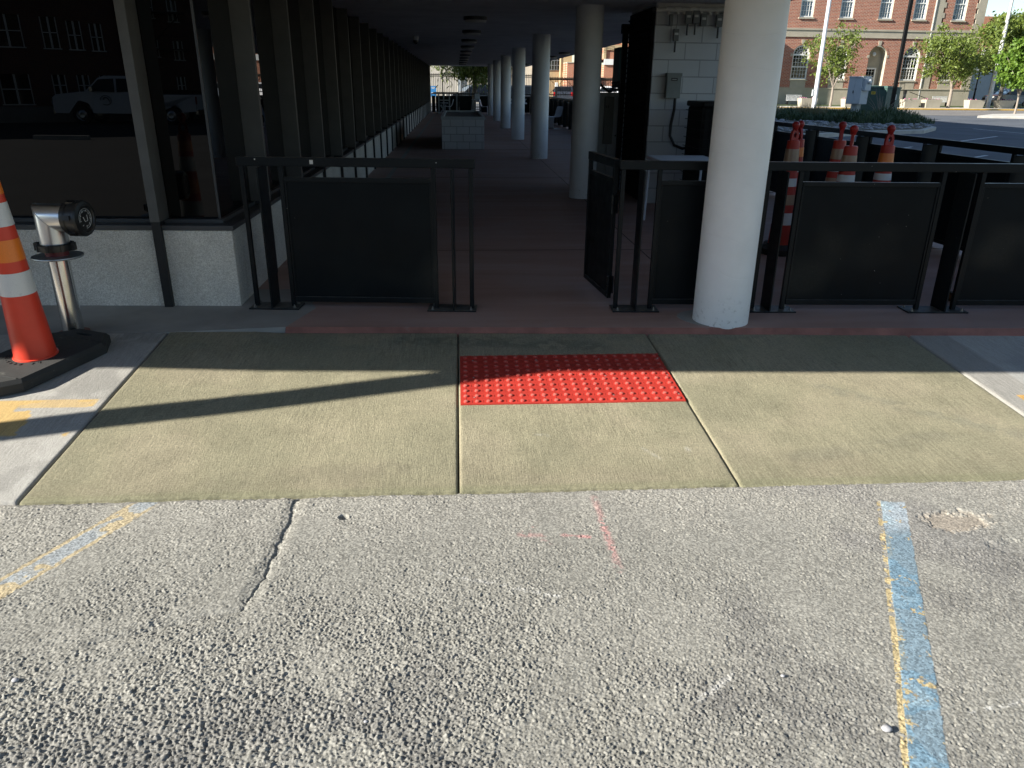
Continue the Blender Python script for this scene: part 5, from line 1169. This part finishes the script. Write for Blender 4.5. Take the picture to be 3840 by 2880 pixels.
for i, ((x, y), s, lb) in enumerate(sh): tag(tufts('shrub', [(x, y, .03, s)], 1300, .42, M_['leafd'], spread=.8, wdt=.06, seed=20 + i, leafy=True), lb, 'shrub', 'shrubs in the rock bed')
tag(tufts('grass_clump', [(16.9, 42.5, .03, 1.2)], 500, .7, M_['grassy'], spread=.5, wdt=.03, seed=31), 'tan tuft of dry grass at the left of the rock bed', 'grass clump', 'dry grass clumps')
tag(tufts('grass_clump', [(18.9, 41.5, .03, 1.3)], 500, .7, M_['grassy'], spread=.5, wdt=.03, seed=32), 'tan tuft of dry grass between the rocks and the dark shrubs', 'grass clump', 'dry grass clumps')
q = MB(); R = random.Random(2)
for i in range(26):
    a = R.uniform(-.9, 1.0); L = R.uniform(.8, 2.0); p0 = Vector((0, 0, 0)); e = Vector((math.sin(a) * L * .8, R.uniform(-.3, .3), L * math.cos(a) * .85)); q.tube([p0, e * .5 + Vector((0, 0, .15)), e], [.014, .009, .004], 4)
tag(q.build('bare_shrub', M_['barkl'], loc=(23.7, 43.2, .03)), 'leafless twiggy shrub in front of the green transformer', 'shrub')
# lamp and flag poles
t = empty('lamp_pole', (24.75, 44.0, 0), 0, 'tall black lamp pole rising from the rock bed in front of the transformer', 'lamp pole')
q = MB(); q.box(-.085, .085, -.085, .085, .1, 10); q.build('shaft', M_['blkpole'], t); q = MB(); q.box(-.16, .16, -.16, .16, .0, .1); q.build('base_cover', M_['blkpole'], t)
t = empty('white_pole', (29.8, 65.0, 0), 0, 'tall white pole with a small box on its side', 'pole'); q = MB(); q.tube([(0, 0, 0), (0, 0, 12)], [.18, .13], 16); q.build('shaft', M_['wpole'], t, smooth=True)
q = MB(); q.box(-.30, -.14, -.1, .1, 1.0, 1.5); q.build('control_box', M_['cabgrey'], t); q = MB(); q.tube([(-.2, -.1, 1.5), (-.22, -.1, 4), (-.16, -.1, 9)], .012, 5); q.build('halyard', M_['cabgrey'], t)
t = empty('flagpole', (51.4, 74.2, 0), 0, 'tall pale grey flagpole behind the trees at the right', 'flagpole'); q = MB(); q.tube([(0, 0, 0), (0, 0, 16)], [.2, .11], 14); q.build('shaft', M_['labelw'], t, smooth=True); q = MB(); q.tube([(-.3, -.1, 1.2), (-.24, -.1, 12)], .015, 5); q.build('rope', M_['boxgrey'], t)
t = empty('street_lamp', (51.0, 76, 0), 0, 'slim black street lamp post between the planters', 'street lamp'); q = MB(); q.lathe([(.2, 0), (.2, .6), (.1, .8), (.07, 1.6), (.11, 1.7), (.06, 1.8), (.05, 4.6)], seg=12); q.build('post', M_['blkpole'], t); q = MB(); q.lathe([(.05, 4.6), (.2, 4.75), (.22, 5.1), (.02, 5.3)], seg=12); q.build('lantern', M_['labelw'], t)
t = empty('wall_lamp_post', (43.85, 76, 0), 0, 'short dark lantern post in front of the stone base of the brick building', 'lamp'); q = MB(); q.box(-.1, .1, -.1, .1, 0, 1.2); q.build('post', M_['sill'], t); q = MB(); q.prism([(-.12, -.12), (.12, -.12), (.12, .12), (-.12, .12)], 1.2, 1.5); q.box(-.22, .22, -.2, .2, 1.5, 1.55); q.build('lantern', M_['plast'], t)
t = empty('parking_sign_post', (41.9, 55.4, 0), 0, 'thin pale sign post at the right edge of the kerb island', 'post'); q = MB(); q.tube([(0, 0, -.1), (0, 0, 2.6)], .035, 8); q.build('post', M_['cabwht'], t)
# near kerb island at right
b = MB(); b.prism([(34.5, 50.6), (37.6, 49.4), (60, 58), (60, 61), (42.5, 56.6), (38.3, 54.6)], -.25, .02); tag(b.build('kerb_island', M_['concl'], bevel=.03), kind='structure')
# planters and benches
def planter(label, x, y, w_=1.6, h=.72, seed=0):
    t = empty('concrete_planter', (x, y, 0), math.atan(.03), label, 'planter', 'concrete planters along the pavement'); a, c, d = w_ / 2, w_ / 2 * .88, .45
    q = MB(); q.add([(-c, -d * .8, 0), (c, -d * .8, 0), (c, d * .8, 0), (-c, d * .8, 0), (-a, -d, h), (a, -d, h), (a, d, h), (-a, d, h)], [(3, 2, 1, 0), (4, 5, 6, 7), (0, 1, 5, 4), (1, 2, 6, 5), (2, 3, 7, 6), (3, 0, 4, 7)])
    q.build('tub', M_['stone'], t, bevel=.02); q = MB(); R = random.Random(seed)
    for i in range(12): q.obox((R.uniform(-a * .9, a * .9), R.uniform(-.3, .3), h + R.uniform(.02, .08)), (.05, .05, .04), R.uniform(0, 3), rx=R.uniform(0, 3))
    q.build('flowers', M_['flower'], t)
    q = MB(); q.box(-a * .9, a * .9, -d * .85, d * .85, h - .02, h + .02); q.build('soil', M_['dirt'], t)
pys = lambda x: 72.1 + .02 * (x - 30)
for i, (x, lb) in enumerate([(32.4, 'concrete planter with flowers partly behind the white pole'), (36.6, 'concrete planter partly behind the utility cabinet'), (42.4, 'concrete planter half hidden by the green transformer'), (44.5, 'concrete planter just right of the green transformer'), (48.8, 'concrete planter beside the broad ash tree, crossed by a shadow'), (51.8, 'concrete planter with pink flowers in front of the dark blue car')]): planter(lb, x, pys(x), seed=i)
def bench(label, x):
    t = empty('slatted_bench', (x, 77.4, 0), 0, label, 'bench', 'slatted benches by the stone base'); q = MB()
    for i in range(15): q.box(-.75 + i * .105, -.71 + i * .105, .18, .21, .45, .95)
    q.box(-.78, .78, .17, .22, .92, .97); q.build('backrest', M_['linew'], t); q = MB()
    for i in range(5): q.box(-.75, .75, -.25 + i * .1, -.18 + i * .1, .43, .46)
    q.build('seat', M_['linew'], t)
    for s in (-.7, .7): q = MB(); q.box(s - .03, s + .03, -.22, .2, .03, .43); q.build('leg', M_['blkpole'], t)
bench('slatted bench at the left behind the first planter', 33.4); bench('slatted bench left of the broad ash tree trunk', 48.5)
# utility cabinets
t = empty('utility_cabinet', (23.75, 46.1, 0), rad(-63), 'pale blue grey utility cabinet with a round meter on a post in the shrubs', 'utility cabinet')
q = MB(); q.box(-.50, .42, -.38, .32, .75, 2.2); q.build('housing', M_['cabwht'], t, bevel=.01); q = MB(); q.box(-.54, .46, -.42, .36, 2.2, 2.27); q.build('roof', M_['cabwht'], t, bevel=.01)
q = MB(); q.box(-.48, -.05, -.395, -.382, .8, 2.12); k = q.build('door', M_['cabwht'], t, bevel=.004); q = MB(); q.box(-.12, -.06, -.42, -.396, 1.35, 1.5); q.build('padlock', M_['boxgrey'], k)
q = MB(); q.box(-.04, .40, -.395, -.382, .8, 2.12); q.build('door', M_['cabwht'], t, bevel=.004)
q = MB(); q.box(.422, .60, -.30, .22, 1.5, 2.15); q.build('meter_box', M_['cabwht'], t, bevel=.01); q = MB(); q.lathe([(.12, 0), (.13, .08), (.09, .14), (.02, .15)], seg=18, M=Matrix.Translation((.60, -.04, 1.98)) @ Matrix.Rotation(rad(90), 4, 'Y')); q.build('meter', M_['white'], t, smooth=True)
q = MB(); q.box(-.22, .18, -.2, .15, 0, .75); q.build('post', M_['cabgrey'], t)
t = empty('transformer_box', (25.55, 47.0, 0), rad(-63.6), 'dark green pad mounted transformer box with warning stickers', 'transformer')
q = MB(); q.box(-.9, .9, -.65, .65, .0, 1.62); q.build('housing', M_['green'], t, bevel=.02); q = MB(); q.prism([(-.68, 1.62), (.68, 1.62), (.68, 1.70), (-.68, 1.78)], -.93, .93, M=Matrix(((0, 0, 1, 0), (1, 0, 0, 0), (0, 1, 0, 0), (0, 0, 0, 1)))); q.build('lid', M_['green'], t, bevel=.01)
q = MB(); q.box(-.12, .16, -.656, -.651, 1.30, 1.46); k = q.build('warning_sticker', M_['labely'], t)
q = MB(); q.box(-.09, .12, -.660, -.657, 1.40, 1.43); q.box(-.07, .10, -.660, -.657, 1.34, 1.37); q.build('print', M_['plast'], k)
q = MB(); q.box(.901, .906, -.1, .35, 1.0, 1.3); k = q.build('number_sticker', M_['labelw'], t); q = MB(); q.tube([(.909, -.02, 1.2), (.909, .1, 1.26), (.909, .2, 1.18), (.909, .08, 1.1), (.909, .25, 1.05)], .018, 5); q.build('print', M_['plast'], k)
q = MB(); q.box(.901, .906, .02, .2, .68, .88); q.build('small_sticker', M_['labelw'], t)
q = MB(); q.box(-1.0, 1.0, -.75, .75, -.05, .06); q.build('pad', M_['concl'], t)
# shadow casting lamp column left of the frame
t = empty('entrance_post', (-6.3, 2.72, ZA), 0, 'round grey post standing in the lot left of the entrance, casting the long shadow', 'post')
q = MB(); q.lathe([(.112, 0), (.112, 4.2), (.1, 4.25), (.002, 4.26)], seg=24); q.build('shaft', M_['wpole'], t, smooth=True)

# ------------------------------------------------------------ behind the camera (seen in the window reflection)
A = Vector((-22.294, -22.542, 0)); ang = math.atan2(-.522, .853)
rb = empty('rear_brick_building', A, ang, 'dark red brick building across the lot, seen in the window reflection', 'building')
b = MB(); W = []
for s0, s1, z0, z1 in [(.45, 1.53, 2.9, 4.15), (2.25, 2.87, 2.88, 4.12), (3.22, 3.78, 2.86, 4.0), (4.1, 4.6, 2.83, 3.93), (.3, 1.45, .6, 1.81), (2.28, 2.82, .95, 1.81), (3.25, 3.75, .95, 1.81), (4.15, 4.6, .95, 1.81), (7.75, 8.2, 2.58, 3.42), (7.7, 8.15, 4.28, 5.2), (6.7, 7.1, 2.7, 3.5), (6.7, 7.1, 4.4, 5.3), (7.7, 8.1, 1.0, 1.8), (-2.2, -1.2, 2.95, 4.2), (-2.2, -1.2, .8, 1.85)]: W.append((s0, s1, z0, z1))
holed_wall(b, -14, 5.15, -.3, 8, [h for h in W if h[1] < 5], depth=-.1); b.add([(5.15, 0, -.3), (5.15, -2, -.3), (5.15, -2, 8), (5.15, 0, 8)], [(0, 1, 2, 3)])
q0 = MB(); holed_wall(q0, 5.15, 22, -.3, 8, [h for h in W if h[0] > 5], y=-2, depth=-.1); b.v, b.f, b.m = b.v + q0.v, b.f + [tuple(i + len(b.v) for i in f) for f in q0.f], b.m + q0.m
b.build('brick_wall', [M_['brickdk'], M_['brickdk']], rb)
for s0, s1, z0, z1 in W:
    yy = 0 if s1 < 5 else -2; q = MB(); cx = (s0 + s1) / 2
    for xa, xb in ((s0, s0 + .05), (s1 - .05, s1), (cx - .04, cx + .04)): q.box(xa, xb, yy - .09, yy - .03, z0, z1)
    q.box(s0, s1, yy - .09, yy - .03, (z0 + z1) / 2 - .02, (z0 + z1) / 2 + .02); q.box(s0 - .05, s1 + .05, yy - .05, yy + .05, z0 - .05, z0); f = q.build('window', M_['white'], rb)
    q = MB(); q.quad((s0, yy - .095, z0), (s1, yy - .095, z0), (s1, yy - .095, z1), (s0, yy - .095, z1)); q.build('pane', M_['paned'], f)
q = MB(); q.box(-14, 5.2, -.02, .08, -.3, .5); q.build('concrete_base', M_['walk'], rb)
q = MB()
for z in (3.0, 4.6):
    q.box(6.3, 8.4, -1.98, -1.2, z, z + .04)
    for x in (6.3, 7.0, 7.7, 8.4): q.tube([(x, -1.2, z), (x, -1.2, z + .6)], .015, 4)
    q.tube([(6.3, -1.2, z + .6), (8.4, -1.2, z + .6)], .015, 4)
q.tube([(6.5, -1.3, 3.0), (8.2, -1.3, 4.6)], .03, 4); q.build('fire_escape', M_['plast'], rb)
for i, (vx, vy, ln) in enumerate([(-12.55, 25.9, 1.7), (-9.0, 33.4, 2.0)]):
    p = mir(vx, vy); t = empty('wheel_stop', (p.x, p.y, ZA), rad(-4), ['concrete wheel stop in the middle of the lot seen in the reflection', 'concrete wheel stop near the dumpsters seen in the reflection'][i], 'wheel stop', 'concrete wheel stops'); q = MB(); q.prism([(-.09, 0), (.09, 0), (.06, .13), (-.06, .13)], -ln / 2, ln / 2, M=Matrix(((0, 0, 1, 0), (1, 0, 0, 0), (0, 1, 0, 0), (0, 0, 0, 1)))); q.build('stop', M_['concl'], t)
for i, (vx, vy) in enumerate([(-12.9, 38.3), (-11.4, 38.9)]):
    p = mir(vx, vy); t = empty('dumpster', (p.x, p.y, ZA), rad(-25), ['dark dumpster with a pale label beside the brick building, in the reflection', 'dark dumpster right of the labelled one, in the reflection'][i], 'dumpster', 'dumpsters'); q = MB(); q.add([(-.7, -.5, .12), (.7, -.5, .12), (.7, .5, .12), (-.7, .5, .12), (-.85, -.55, 1.3), (.85, -.55, 1.3), (.85, .7, 1.1), (-.85, .7, 1.1)], [(3, 2, 1, 0), (4, 5, 6, 7), (0, 1, 5, 4), (1, 2, 6, 5), (2, 3, 7, 6), (3, 0, 4, 7)]); q.build('bin', M_['green'], t, bevel=.02); q = MB(); q.obox((0, .08, 1.25), (1.75, 1.3, .05), 0, 0, -.16); q.build('lid', M_['plast'], t)
    if i == 0: q = MB(); q.box(-.25, .25, .66, .69, .6, .9); q.build('label_plate', M_['labelw'], t)
